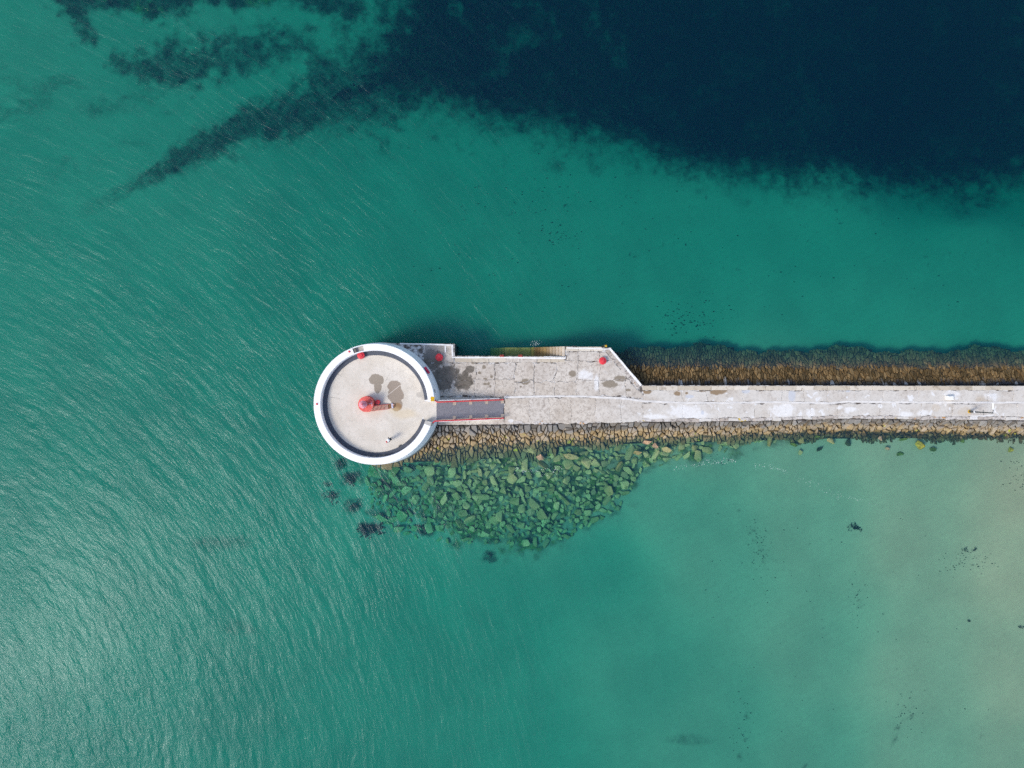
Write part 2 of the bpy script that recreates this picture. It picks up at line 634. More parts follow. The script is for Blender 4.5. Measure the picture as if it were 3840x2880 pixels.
def mat_seabed():
    t = NT('sand_and_weed')
    P = t.pos()
    w = t.attr('weed')
    g = t.attr('frond')
    n1 = t.noise(0.12, 5, 0.6, P)
    n2 = t.noise(1.5, 6, 0.7, P)
    n3 = t.noise(0.5, 6, 0.75, P, 0.4)
    sand = t.mix(t.rng(n1, 0.3, 0.7), (0.46, 0.385, 0.255), (0.54, 0.455, 0.30))
    # ripple marks
    wv = t.node('TexWave', wave_type='BANDS', bands_direction='X')
    mp = t.node('Mapping')
    mp.inputs['Rotation'].default_value = (0, 0, math.radians(62))
    t.t.links.new(P, mp.inputs['Vector'])
    t.t.links.new(mp.outputs[0], wv.inputs['Vector'])
    wv.inputs['Scale'].default_value = 0.33
    wv.inputs['Distortion'].default_value = 5
    wv.inputs['Detail'].default_value = 4
    wv.inputs['Detail Scale'].default_value = 0.6
    sand = t.mix(t.math('MULTIPLY', wv.outputs['Fac'], 0.08), sand, (0.36, 0.31, 0.21))
    sand = t.mix(t.math('MULTIPLY', t.rng(n2, 0.5, 0.7), 0.22), sand, (0.34, 0.29, 0.19))
    weed = t.mix(t.rng(n2, 0.35, 0.65), (0.006, 0.010, 0.009), (0.035, 0.042, 0.022))
    weed = t.mix(g, weed, t.mix(t.rng(n2, 0.4, 0.6), (0.05, 0.08, 0.02), (0.32, 0.34, 0.05)))
    n4 = t.noise(0.9, 6, 0.75, P, 0.3)
    wob = t.math('ADD', t.math('MULTIPLY', t.math('SUBTRACT', n3, 0.5), 1.0), t.math('MULTIPLY', t.math('SUBTRACT', n4, 0.5), 1.6))
    edge = t.math('MULTIPLY', t.math('MULTIPLY', w, t.math('SUBTRACT', 1.0, w)), 4.0)
    wm = t.rng(t.math('ADD', w, t.math('MULTIPLY', wob, t.math('MULTIPLY', edge, 0.62))), 0.0, 1.0, 0, 1)
    c = t.mix(wm, sand, weed)
    return t.bsdf(c, 0.95, t.bump(n2, 0.3, 0.06), spec=0.0)


def mat_water():
    t = NT('sea_water')
    P = t.pos()
    fl = t.node('Attribute', attribute_name='flow').outputs['Vector']
    fine = t.noise(1.0, 3, 0.62, fl, 0.3)
    h = t.math('MULTIPLY', fine, t.attr('ruffle'))
    nm = t.bump(h, 1.0, 0.088)
    gl = t.node('BsdfGlossy')
    gl.inputs['Color'].default_value = (0.72, 0.95, 1.0, 1)
    gl.inputs['Roughness'].default_value = 0.33
    t.t.links.new(nm, gl.inputs['Normal'])
    g2 = t.node('BsdfGlossy')
    g2.inputs['Roughness'].default_value = 0.10
    t.t.links.new(nm, g2.inputs['Normal'])
    gm = t.node('MixShader')
    gm.inputs[0].default_value = 0.20
    t.t.links.new(gl.outputs[0], gm.inputs[1])
    t.t.links.new(g2.outputs[0], gm.inputs[2])
    fr = t.node('Fresnel')
    fr.inputs['IOR'].default_value = 1.25
    t.t.links.new(nm, fr.inputs['Normal'])
    tr = t.node('BsdfTransparent')
    df = t.node('BsdfDiffuse')
    df.inputs['Color'].default_value = (0.0, 0.18, 0.42, 1)
    t.t.links.new(nm, df.inputs['Normal'])
    m1 = t.node('MixShader')
    m1.inputs[0].default_value = 0.055
    t.t.links.new(tr.outputs[0], m1.inputs[1])
    t.t.links.new(df.outputs[0], m1.inputs[2])
    m2 = t.node('MixShader')
    t.t.links.new(fr.outputs[0], m2.inputs[0])
    t.t.links.new(m1.outputs[0], m2.inputs[1])
    t.t.links.new(gm.outputs[0], m2.inputs[2])
    t.t.links.new(m2.outputs[0], t.out.inputs[0])
    va = t.node('VolumeAbsorption')
    va.inputs['Color'].default_value = (0.08, 0.832, 0.818, 1)
    va.inputs['Density'].default_value = 0.50
    t.t.links.new(va.outputs[0], t.out.inputs['Volume'])
    return t.m


M = dict(
    concrete=mat_concrete(), mortar=mat_mortar(), coping=mat_coping(), edge=mat_ragged_edge(),
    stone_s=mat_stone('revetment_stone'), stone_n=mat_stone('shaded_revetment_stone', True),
    boulder=mat_boulder(), wall=mat_head_wall(), platform=mat_platform(), red=mat_red(),
    fred=mat_faded_red(), seabed=mat_seabed(), water=mat_water(),
    white=plain('white_line_paint', (0.80, 0.79, 0.77), 0.7, 0.12, 3.0),
    whitepole=plain('white_enamel', (0.82, 0.82, 0.82), 0.4, 0.04),
    core=plain('wall_core', (0.035, 0.028, 0.018), 0.95, 0.4, 2.0),
    quay=plain('quay_wall_stone', (0.12, 0.115, 0.10), 0.9, 0.5, 1.3, bump=0.08),
    skirt=plain('dark_grey_paint', (0.075, 0.085, 0.108), 0.75, 0.16, 1.5),
    ramp=plain('ramp_tarmac', (0.245, 0.235, 0.25), 0.9, 0.14, 5.0, bump=0.01),
    pad=plain('pad_concrete', (0.50, 0.42, 0.33), 0.9, 0.15, 6.0),
    kerb=plain('kerb_concrete', (0.50, 0.44, 0.34), 0.9, 0.2, 5.0),
    step=None, rust=plain('rusty_iron', (0.21, 0.095, 0.04), 0.8, 0.35, 5.0),
    oxide=plain('red_oxide_iron', (0.36, 0.05, 0.045), 0.7, 0.3, 6.0),
    galv=plain('galvanised_plate', (0.50, 0.48, 0.57), 0.45, 0.1, 5.0),
    tread=plain('pale_tread', (0.62, 0.36, 0.27), 0.7, 0.15, 6.0),
    iron=plain('dark_iron', (0.055, 0.06, 0.062), 0.55, 0.3, 6.0),
    salmon=plain('salmon_faded_paint', (0.68, 0.13, 0.11), 0.8, 0.3, 2.6),
    lichen=plain('golden_lichen', (0.60, 0.36, 0.015), 0.95, 0.25, 7.0, bump=0.02),
    notch=plain('bare_concrete', (0.47, 0.45, 0.41), 0.9, 0.2, 3.0, bump=0.02),
    darkstone=plain('wet_and_shaded_stone', (0.15, 0.145, 0.125), 0.85, 0.4, 4.0, bump=0.03),  # also paints the shade inside the parapet notch
    crack=plain('crack_filler', (0.62, 0.55, 0.48), 0.9, 0.1, 6.0),
    letter=plain('faded_letter_paint', (0.70, 0.665, 0.60), 0.9, 0.08, 5.0),
    pink=plain('crimson_plastic', (0.62, 0.03, 0.10), 0.45, 0.2, 4.0),
    weed=plain('dark_seaweed', (0.032, 0.040, 0.020), 0.8, 0.6, 2.0),
    drift=plain('drift_weed_brown', (0.09, 0.085, 0.045), 0.8, 0.5, 2.0),
    palemortar=plain('pale_mortar', (0.66, 0.635, 0.60), 0.9, 0.12, 1.5),
    foam_and_glints=plain('foam_and_glint_white', (0.80, 0.84, 0.83), 0.9, 0.05),  # white for splash froth and for the ripple glints drawn as flecks
    post=plain('weedy_timber', (0.13, 0.11, 0.06), 0.9, 0.45, 7.0, bump=0.03),
    gull=plain('white_block_paint', (0.80, 0.79, 0.75), 0.8, 0.06, 4.0),
)


def mat_step():
    t = NT('wet_granite_step')
    P = t.pos()
    s = t.node('SeparateXYZ')
    t.t.links.new(P, s.inputs[0])
    n = t.noise(2.0, 5, 0.65, P)
    z = t.math('ADD', s.outputs[2], t.math('MULTIPLY', t.math('SUBTRACT', n, 0.5), 0.8))
    r = t.attr('rnd')
    dry = t.mix(r, (0.50, 0.41, 0.30), (0.62, 0.53, 0.42))
    wet = t.mix(r, (0.20, 0.125, 0.045), (0.36, 0.25, 0.10))
    c = t.mix(t.rng(z, 0.9, 2.0), wet, dry)
    c = t.mix(t.rng(z, -0.2, 0.3, 1, 0), c, t.mix(t.rng(n, 0.4, 0.6), (0.24, 0.26, 0.04), (0.38, 0.37, 0.08)))
    return t.bsdf(c, 0.75, t.bump(n, 0.3, 0.03))


M['step'] = mat_step()

# ------------------------------------------------------------------ shoreline curves (world)
SX = [1430, 1560, 1640, 1700, 2000, 2235, 2400, 2700, 2900, 3120, 3480, 3840, 4800]
ST = [1594, 1594, 1594, 1594, 1591, 1587, 1582, 1580, 1577, 1571, 1572, 1575, 1578]     # top of the south face (px, at deck height)
SW = [1708, 1694, 1679, 1669, 1653, 1643, 1633, 1627, 1621, 1613, 1616, 1625, 1632]     # waterline (px, at sea level)
sx_w = np.array([W(x, 0).x for x in SX])
st_w = np.array([W(0, y, DECK).y for y in ST])
sw_w = np.array([W(0, y, 0).y for y in SW])


def south_top(x):
    return np.interp(x, sx_w, st_w)


def south_water(x):
    return np.interp(x, sx_w, sw_w)


HC = Vector((-16.56, -2.42, 0))       # centre of the round head
PLAT = 4.7
TOP = 5.9

# ------------------------------------------------------------------ seabed
FAN = [(1470, 1738), (1640, 1690), (2000, 1668), (2400, 1640), (2760, 1630), (2960, 1643), (2790, 1676), (2640, 1708), (2500, 1738), (2400, 1780),
       (2360, 1850), (2310, 1925), (2230, 1972), (2100, 2035), (1960, 2058), (1830, 2040), (1700, 2005), (1560, 1955), (1440, 1895), (1370, 1815)]


def poly_dist(px, py, poly):
    """signed distance in px, positive inside"""
    d = np.full(px.shape, 1e9)
    inside = np.zeros(px.shape, bool)
    n = len(poly)
    for i in range(n):
        x0, y0 = poly[i]
        x1, y1 = poly[(i + 1) % n]
        ex, ey = x1 - x0, y1 - y0
        t = np.clip(((px - x0) * ex + (py - y0) * ey) / (ex * ex + ey * ey), 0, 1)
        d = np.minimum(d, np.hypot(px - x0 - t * ex, py - y0 - t * ey))
        cond = ((y0 > py) != (y1 > py)) & (px < ex * (py - y0) / (ey + 1e-9) + x0)
        inside ^= cond
    return np.where(inside, d, -d)


def seg_dist(px, py, pts):
    d = np.full(px.shape, 1e9)
    for (x0, y0, r0), (x1, y1, r1) in zip(pts[:-1], pts[1:]):
        ex, ey = x1 - x0, y1 - y0
        t = np.clip(((px - x0) * ex + (py - y0) * ey) / (ex * ex + ey * ey), 0, 1)
        d = np.minimum(d, np.hypot(px - x0 - t * ex, py - y0 - t * ey) / (r0 + (r1 - r0) * t))
    return d


DCTRL = [(50, 100, 2.9), (50, 700, 3.1), (100, 1400, 3.2), (100, 2000, 3.3), (200, 2700, 3.4), (700, 700, 3.2), (800, 1300, 3.5), (900, 2000, 3.3),
         (1000, 2700, 3.6), (1300, 1100, 3.8), (1600, 800, 3.9), (1600, 500, 4.2), (1100, 250, 3.8), (700, 60, 3.2), (2000, 900, 3.8), (2000, 600, 4.2),
         (2000, 200, 7.0), (2700, 300, 8.5), (3500, 300, 9.5), (3700, 620, 6.5), (2600, 800, 3.9), (3100, 900, 3.8), (3700, 950, 3.5), (2500, 1150, 3.7),
         (3200, 1150, 3.3), (3700, 1200, 3.2), (1700, 1200, 4.0), (1250, 1500, 3.7), (1500, 2300, 3.5), (1900, 2300, 3.2), (1900, 2750, 3.1), (2250, 2100, 3.0),
         (2400, 2500, 2.4), (2500, 1900, 1.95), (2700, 2100, 1.8), (2700, 2700, 2.0), (3000, 1700, 1.2), (3000, 2000, 1.35), (3050, 2400, 1.45), (3050, 2800, 1.65),
         (3300, 1650, 0.85), (3400, 2000, 0.82), (3400, 2500, 0.92), (3400, 2850, 1.1), (3800, 1650, 0.55), (3830, 1800, 0.38), (3800, 2100, 0.50), (3800, 2500, 0.62),
         (3800, 2850, 0.78), (2200, 1750, 1.9), (1800, 1800, 2.3), (1500, 1900, 2.8), (2600, 1680, 1.5), (2100, 1950, 2.4)]


def bed(px, py):
    """depth and weed cover of the seabed at photograph position"""
    num = np.zeros(px.shape)
    den = np.zeros(px.shape) + 1e-12
    for cx, cy, d in DCTRL:
        q = (px - cx) ** 2 + (py - cy) ** 2
        w = 1.0 / (q + 120.0 ** 2) ** 2
        num += w * d
        den += w
    depth = num / den
    n1 = fbm(px / 90, py / 90, 3, 5)
    n2 = fbm(px / 30, py / 30, 9, 4)
    n3 = fbm(px / 260, py / 260, 5, 4)
    nn = (n1 - 0.5) * 2
    n22 = (n2 - 0.5) * 2
    # the wide dark bed at the top right
    yb = np.interp(px, [1000, 1250, 1500, 1700, 2000, 2300, 2600, 3000, 3500, 3700, 3840, 4400], [440, 425, 390, 400, 440, 520, 600, 655, 690, 690, 645, 640])
    xb = np.interp(py, [-400, 0, 150, 300, 430, 700], [1500, 1460, 1390, 1290, 1020, 900])
    wedge = np.minimum(yb - py, (px - xb) * 0.8) + nn * 70 + n22 * 24
    weed = sstep(wedge + n22 * 40, -190, 150)
    weed = weed * (1 - 0.20 * sstep(n1 * 0.6 + n3 * 0.4, 0.48, 0.66) * sstep(px, 2900, 1700))
    weed = weed * (1 - 0.16 * sstep(n1, 0.50, 0.66))
    # mottled fringe below it
    fr = sstep(py - yb, 330, 0) * sstep(px, 1000, 1400) * sstep(px, 3100, 2000)
    weed = np.maximum(weed, 0.62 * sstep(n1 * 0.6 + n2 * 0.4 + fr * 0.16, 0.58, 0.76) * fr)
    # diagonal tongue
    d = seg_dist(px, py, [(300, 790, 22), (480, 705, 26), (620, 630, 34), (760, 545, 60), (900, 470, 75), (1150, 400, 90), (1350, 300, 130)])
    weed = np.maximum(weed, sstep(d * (0.8 + 0.4 * n3) + nn * 0.9 + n22 * 0.5, 1.75, 0.35) * np.interp(px, [250, 450, 640], [0.14, 0.33, 0.70]))
    # beds at the top left
    d = seg_dist(px, py, [(440, 240, 40), (650, 250, 85), (900, 190, 95), (1120, 160, 60), (1250, 240, 60)])
    weed = np.maximum(weed, 0.66 * sstep(d + nn * 1.0 + n22 * 0.7, 1.75, 0.10))
    d = seg_dist(px, py, [(250, -60, 60), (300, 90, 50), (330, 130, 40)])
    weed = np.maximum(weed, 0.74 * sstep(d + nn * 0.8 + n22 * 0.7, 1.6, 0.3))
    d = seg_dist(px, py, [(200, -60, 60), (430, -30, 75), (560, 30, 55), (720, -40, 55), (870, -10, 50), (1050, -60, 60), (1180, -20, 45), (1300, 20, 60)])
    w2 = sstep(d + nn * 0.9 + n22 * 0.6, 1.6, 0.3)
    weed = np.maximum(weed, 0.76 * w2)
    frond = w2 * sstep(n22 * 0.5 + nn * 0.5, 0.0, 0.35) * sstep(seg_dist(px, py, [(300, -20, 60), (460, 10, 70), (560, 20, 50)]), 1.4, 0.6)
    frond = np.maximum(frond, w2 * 0.7 * sstep(np.hypot(px - 970, py + 5), 70, 10))
    # faint haze of growth on the left
    lf = sstep(px, 900, 500) * sstep(py, 900, 500) * sstep(py, 150, 320)
    weed = np.maximum(weed, lf * 0.30 * sstep(fbm(px / 130, py / 60, 77, 4), 0.46, 0.70))
    for cx, cy, rx, ry, k in [(380, 400, 150, 60, .35), (820, 2040, 130, 40, .35), (900, 2360, 110, 40, .25), (2560, 2760, 110, 26, .35), (2880, 1170, 80, 22, .0)]:
        weed = np.maximum(weed, k * sstep(np.hypot((px - cx) / rx, (py - cy) / ry) + nn * 0.5, 1.3, 0.3))
    # drift lines on the shallow sand
    for pts in ([(2750, 1880, 10), (2810, 1990, 14), (2840, 2080, 16), (2830, 2120, 12)], [(3160, 2130, 8), (3190, 2230, 9), (3220, 2310, 8)],
                [(2800, 2640, 8), (2775, 2740, 12), (2750, 2870, 12)], [(3390, 2620, 12), (3360, 2700, 16), (3300, 2760, 12)], [(3060, 2750, 6), (3000, 2860, 8)],
                [(2880, 2040, 9), (2920, 2120, 9)], [(3660, 2640, 8), (3640, 2760, 8)]):
        d = seg_dist(px, py, pts)
        weed = np.maximum(weed, 0.5 * sstep(d, 2.2, 0.6) * sstep(n2, 0.5, 0.72))
    for cx, cy, rx, ry, k in [(1392, 1978, 46, 30, .95), (1250, 1855, 30, 26, .85), (1312, 1795, 36, 28, .85), (1322, 1905, 30, 36, .7), (1275, 1738, 28, 22, .75),
                              (1228, 1815, 18, 16, .6), (1450, 1815, 40, 22, .8), (1500, 1880, 60, 34, .6), (1590, 1985, 34, 20, .7), (1840, 2085, 30, 20, .6), (2080, 1960, 30, 20, .6),
                              (1420, 1925, 50, 24, .5)]:
        weed = np.maximum(weed, k * sstep(np.hypot((px - cx) / rx, (py - cy) / ry) + nn * 0.6 + n22 * 0.8, 1.6, 0.4))
    # small clumps on open sand
    sp = fbm(px / 16, py / 16, 21, 2)
    zone = sstep(np.abs(py - 800), 420, 100) * sstep(px, 1300, 1500)
    weed = np.maximum(weed, 0.45 * zone * sstep(sp, 0.80, 0.92))
    # rubble ground
    fd = poly_dist(px, py, FAN) + nn * 85 + n22 * 30
    rub = sstep(fd, -60, 70)
    weed = np.maximum(weed, rub * (0.44 + 0.36 * sstep(n2, 0.40, 0.58)))
    frond = np.maximum(frond, rub * (0.25 + 0.35 * sstep(n1, 0.45, 0.6)))
    return depth, np.clip(weed, 0, 1), np.clip(frond, 0, 1), rub


def mound(x, y):
    """top of the rubble below the south face (z)"""
    d = np.maximum(0, south_water(x) - y)
    return -0.46 - 0.100 * d - 0.9 * sstep(x, -5.0, -17.0)


def bed_z(x, y):
    k = FPX / (CAMZ + 3.0)
    px, py = 1920 + x * k, 1440 - y * k
    depth, weed, frond, rub = bed(px, py)
    z = -depth - 0.10 * (fbm(x / 6, y / 6, 40, 3) - 0.5)
    z = np.where(rub > 0.01, np.maximum(z, z + rub * np.maximum(0, mound(x, y) - 0.45 - z)), z)
    z = z + weed * (1 - rub) * 0.35 * (fbm(x / 0.7, y / 0.7, 50, 3) - 0.3)
    return z, weed, frond


def make_seabed():
    ix = np.arange(-72, 72.01, 0.25)
    iy = np.arange(-56, 56.01, 0.25)
    far = np.array([80, 95, 120, 160, 220, 320, 450, 650, 1000.])
    xs = np.concatenate([-far[::-1], ix, far])
    ys = np.concatenate([-far[::-1] + 14, iy, far - 14])
    ys = np.unique(ys)
    X, Y = np.meshgrid(xs, ys)
    Xc, Yc = np.clip(X, -74, 74), np.clip(Y, -58, 58)
    Z, Wd, Fd = bed_z(Xc.ravel(), Yc.ravel())
    nx, ny = len(xs), len(ys)
    co = np.stack([X.ravel(), Y.ravel(), Z], 1).astype(np.float32)
    i = np.arange(nx * ny).reshape(ny, nx)
    q = np.stack([i[:-1, :-1], i[:-1, 1:], i[1:, 1:], i[1:, :-1]], -1).reshape(-1, 4)
    me = bpy.data.meshes.new('seabed')
    me.vertices.add(len(co))
    me.vertices.foreach_set('co', co.ravel())
    me.loops.add(q.size)
    me.loops.foreach_set('vertex_index', q.ravel().astype(np.int32))
    me.polygons.add(len(q))
    me.polygons.foreach_set('loop_start', (np.arange(len(q)) * 4).astype(np.int32))
    me.polygons.foreach_set('loop_total', np.full(len(q), 4, np.int32))
    me.polygons.foreach_set('use_smooth', np.ones(len(q), bool))
    for nm, arr in (('weed', Wd), ('frond', Fd)):
        a = me.attributes.new(nm, 'FLOAT', 'POINT')
        a.data.foreach_set('value', arr.astype(np.float32))
    me.update()
    tag(link('seabed', me, M['seabed']), kind='structure')


make_seabed()

# ------------------------------------------------------------------ water: one closed body, flat sheet on top
def make_water():
    far = np.array([80, 110, 170, 300, 550, 950.])
    xs = np.concatenate([-far[::-1], np.arange(-71, 71.01, 0.21), far])
    ys = np.concatenate([-far[::-1], np.arange(-55, 55.01, 0.21), far])
    X, Y = np.meshgrid(xs, ys)
    nx, ny = len(xs), len(ys)
    x, y = X.ravel(), Y.ravel()
    # wave fronts spread from the open water at the lower left and bend round the head
    dx, dy = x + 109.0, y + 68.0
    r = np.hypot(dx, dy)
    th = np.arctan2(dy, dx) * 90
    g = fbm(x / 26, y / 26, 91, 3)
    ex = 0.12 + 0.88 * sstep(x + (g - 0.5) * 40 - 0.05 * y, 42, -34)
    ex = ex * (0.75 + 0.5 * sstep(fbm(x / 11, y / 11, 95, 3), 0.35, 0.65))
    wob = (fbm(x / 5, y / 5, 97, 3) - 0.5) * 1.8
    big = fbm((r + wob) * 1.6, th * 0.30, 101, 2) - 0.5
    mid = fbm((r + wob * .5) * 0.7, th * 0.2, 107, 1) - 0.5
    inn = (np.abs(x) < 70.9) & (np.abs(y) < 54.9)
    z = np.where(inn, ex * (0.11 * big + 0.05 * mid), 0.0)
    top = np.stack([x, y, z], 1)
    i = np.arange(nx * ny).reshape(ny, nx)
    q = np.stack([i[:-1, :-1], i[:-1, 1:], i[1:, 1:], i[1:, :-1]], -1).reshape(-1, 4)
    ring = np.concatenate([i[0, :-1], i[:-1, -1], i[-1, :0:-1], i[:0:-1, 0]])
    low = top[ring].copy()
    low[:, 2] = -16.0
    n0 = len(top)
    m = len(ring)
    co = np.concatenate([top, low, [[0, 0, -16.0]]]).astype(np.float32)
    k = np.arange(m)
    k2 = (k + 1) % m
    side = np.stack([ring[k], n0 + k, n0 + k2, ring[k2]], 1)
    bot = np.stack([n0 + k2, n0 + k, np.full(m, n0 + m)], 1)
    me = bpy.data.meshes.new('water')
    me.vertices.add(len(co))
    me.vertices.foreach_set('co', co.ravel())
    idx = np.concatenate([q.ravel(), side.ravel(), bot.ravel()]).astype(np.int32)
    tot = np.concatenate([np.full(len(q), 4), np.full(m, 4), np.full(m, 3)]).astype(np.int32)
    me.loops.add(len(idx))
    me.loops.foreach_set('vertex_index', idx)
    me.polygons.add(len(tot))
    me.polygons.foreach_set('loop_start', np.concatenate([[0], np.cumsum(tot)[:-1]]).astype(np.int32))
    me.polygons.foreach_set('loop_total', tot)
    sm = np.zeros(len(tot), bool)
    sm[:len(q)] = True
    me.polygons.foreach_set('use_smooth', sm)
    a = me.attributes.new('ruffle', 'FLOAT', 'POINT')
    a.data.foreach_set('value', np.concatenate([ex, np.zeros(m + 1)]).astype(np.float32))
    fv = np.zeros((len(co), 3), np.float32)
    fv[:n0, 0] = (r + wob * .5) * 2.6
    fv[:n0, 1] = th * 0.62
    a = me.attributes.new('flow', 'FLOAT_VECTOR', 'POINT')
    a.data.foreach_set('vector', fv.ravel())
    me.update()
    tag(link('water', me, M['water']), kind='structure')


make_water()


# ------------------------------------------------------------------ the pier: body, slabs, copings, painted edges
pier = tag(thing('stone_pier', (8, 0, 0), 'long grey concrete and stone pier reaching from the round head to the right', 'pier'))
OUT = [(1430, 1286), (1705, 1289), (1705, 1334), (2120, 1336), (2120, 1298), (2287, 1303), (2408, 1444), (3760, 1446), (4800, 1447)]
outline = [W(x, y)[:2] for x, y in OUT] + [(x, y) for x, y in zip(sx_w[::-1], st_w[::-1])]
outline = ccw([tuple(p) for p in outline])
b = MB()
b.prism(outline, -4.5, DECK - 0.16)
b.build('pier_body', M['quay'], pier)
b = MB()
b.prism(inset(outline, 0.02), DECK - 0.155, DECK - 0.045)
b.build('mortar_bed', M['mortar'], pier)


def warp(x, y):
    dx = (fbm(x * 0.9, y * 0.9, 71, 3) - 0.5) * 0.46 + (vnoise(x * 3.1, y * 3.1, 75) - 0.5) * 0.16
    dy = (fbm(x * 0.9, y * 0.9, 83, 3) - 0.5) * 0.46 + (vnoise(x * 3.1, y * 3.1, 87) - 0.5) * 0.16
    return dx, dy


def dense(poly, step=0.45):
    out = []
    for i in range(len(poly)):
        a = poly[i]
        c = poly[(i + 1) % len(poly)]
        L = math.hypot(c[0] - a[0], c[1] - a[1])
        n = max(1, int(L / step))
        for k in range(n):
            t = k / n
            out.append((a[0] + (c[0] - a[0]) * t, a[1] + (c[1] - a[1]) * t))
    return out


def slab(pxpoly, amp=1.0, gap=0.035, name='slab', top=DECK, mat='concrete', clips=(), bev=0.02, step=0.45):
    p = ccw([tuple(W(x, y)[:2]) for x, y in pxpoly])
    for c in clips:
        p = clip(p, *c)
        if len(p) < 3:
            return None
    if area(p) < 0.06:
        return None
    if amp:
        p = dense(p, step)
        a = np.array(p)
        dx, dy = warp(a[:, 0], a[:, 1])
        p = [(x + u * amp, y + v * amp) for (x, y), u, v in zip(p, dx, dy)]
    b = MB()
    b.prism(p, DECK - 0.15, top + random.uniform(-0.006, 0.006), bev=bev, gap=gap, rnd=random.random())
    return b.build(name, M[mat], pier)


def rect(x0, x1, y0, y1):
    return [(x0, y0), (x1, y0), (x1, y1), (x0, y1)]


# diagonal quay face, and the strip of coping stones along it
d0, d1 = W(2287, 1303), W(2408, 1444)
dv = (d1 - d0).normalized()
dn = Vector((-dv.y, dv.x, 0))
if dn.y < 0:
    dn = -dn
DIAG = (dn.x, dn.y, dn.x * d0.x + dn.y * d0.y)
DIAG_IN = (dn.x, dn.y, DIAG[2] - 0.74)
cols = [1590, 1708, 1783, 1855, 1930, 2005, 2083, 2166, 2250, 2345, 2420]
for i in range(len(cols) - 1):
    x0, x1 = cols[i], cols[i + 1]
    k_ = random.uniform(-9, 9) if x0 > 1700 else 0
    slab(rect(x0, x1, 1360 if x1 <= 2121 else 1352, 1430 + k_), 1.5, random.choice((.02, .04, .06)), clips=(DIAG_IN,))
    slab(rect(x0, x1, 1430 + k_, 1487), 1.5, random.choice((.015, .03, .05)), clips=(DIAG_IN,))
for x0, x1 in ((1590, 1640), (1640, 1702)):
    slab(rect(x0, x1, 1291, 1360), 0.5, 0.03)
for x0, x1, y0, y1 in ((2122, 2166, 1318, 1352), (2166, 2250, 1318, 1352), (2250, 2345, 1318, 1352), (2408, 2470, 1466, 1487)):
    slab(rect(x0, x1, y0, y1), 0.7, 0.035, clips=(DIAG_IN,))
for x0, x1 in ((2122, 2170), (2170, 2225), (2225, 2262), (2262, 2330)):
    slab(rect(x0, x1, 1300, 1317), 0.12, 0.02, 'coping_stone', mat='coping', clips=(DIAG_IN,))
x = 1706
while x < 2118:
    w = random.choice((52, 64, 76))
    x1 = min(2119, x + w)
    slab(rect(x, x1, 1336.5, 1359), 0.15, 0.02, 'coping_stone', mat='coping' if random.random() < .6 else 'concrete')
    x = x1
for k in range(7):
    a = d0 + dv * (k * (d1 - d0).length / 7 + 0.02)
    c = d0 + dv * ((k + 1) * (d1 - d0).length / 7 - 0.02)
    p = ccw([(a.x, a.y), (c.x, c.y), (c.x - dn.x * .72, c.y - dn.y * .72), (a.x - dn.x * .72, a.y - dn.y * .72)])
    b = MB()
    b.prism(p, DECK - 0.15, DECK + random.uniform(-.004, .006), bev=0.025, gap=0.012, rnd=random.random() * .6)
    b.build('coping_stone', M['edge'], pier)
# strip between the middle joint and the south face
scol = [1640, 1760, 1890, 1985, 2060, 2140, 2232, 2330, 2410]
for i in range(len(scol) - 1):
    x0, x1 = scol[i], scol[i + 1]
    yb = float(np.interp((x0 + x1) / 2, SX, ST)) - 1
    if x1 <= 1890:
        slab(rect(x0, x1, 1490, 1504), 0.25, 0.02)
        slab(rect(x0, x1, 1568, yb), 0.4, 0.03)
    else:
        slab(rect(x0, x1, 1491, yb), 1.3, random.choice((.004, .012, .02)), step=0.35)
# causeway
x = 2410
while x < 4790:
    w = random.uniform(80, 150)
    x1 = min(4795, x + w)
    slab(rect(x, x1, 1464, 1508), 1.2, random.choice((.002, .006, .02)))
    x = x1
x = 2410
while x < 4790:
    w = random.uniform(70, 170)
    x1 = min(4795, x + w)
    yb = float(np.interp((x + x1) / 2, SX, ST)) - 12
    slab(rect(x, x1, 1513, yb), 1.2, random.choice((.002, .006, .02)))
    x = x1
x = 2409
while x < 4790:
    w = random.uniform(46, 88)
    x1 = min(4795, x + w)
    nar = x < 3770
    slab(rect(x, x1, 1446.8, 1463.5), 0.06, 0.012, 'coping_stone', mat='coping' if nar else 'concrete', step=2)
    x = x1
# broken edging stones along the south face
x = 1720
while x < 4790:
    w = random.uniform(16, 62)
    x1 = min(4795, x + w)
    ye = float(np.interp((x + x1) / 2, SX, ST))
    if x1 > 2400 or random.random() < 0.35:
        slab(rect(x, x1, ye - 11.5, ye + random.uniform(-1.5, 3)), 0.5, 0.02, 'edging_stone', mat='edge' if random.random() < .8 else 'concrete', top=DECK + 0.012, step=0.35)
    x = x1


def strip(pts, w, z, h, name, mat, parent, rag=0.0):
    b = MB()
    pts = [Vector((p[0], p[1], 0)) for p in pts]
    L, R = [], []
    n = len(pts)
    for i, p in enumerate(pts):
        t = (pts[min(i + 1, n - 1)] - pts[max(i - 1, 0)]).normalized()
        nr = Vector((-t.y, t.x, 0))
        k = w / 2
        L.append(p + nr * (k + random.uniform(-rag, rag)))
        R.append(p - nr * (k + random.uniform(-rag, rag)))
    poly = ccw([(q.x, q.y) for q in L] + [(q.x, q.y) for q in reversed(R)])
    b.prism(poly, z, z + h)
    return b.build(name, M[mat], parent)


def pxline(pts, step=0.6, z=DECK):
    q = [W(x, y, z) for x, y in pts]
    out = []
    for a, c in zip(q[:-1], q[1:]):
        n = max(1, int((c - a).length / step))
        out += [a + (c - a) * (k / n) for k in range(n)]
    return out + [q[-1]]


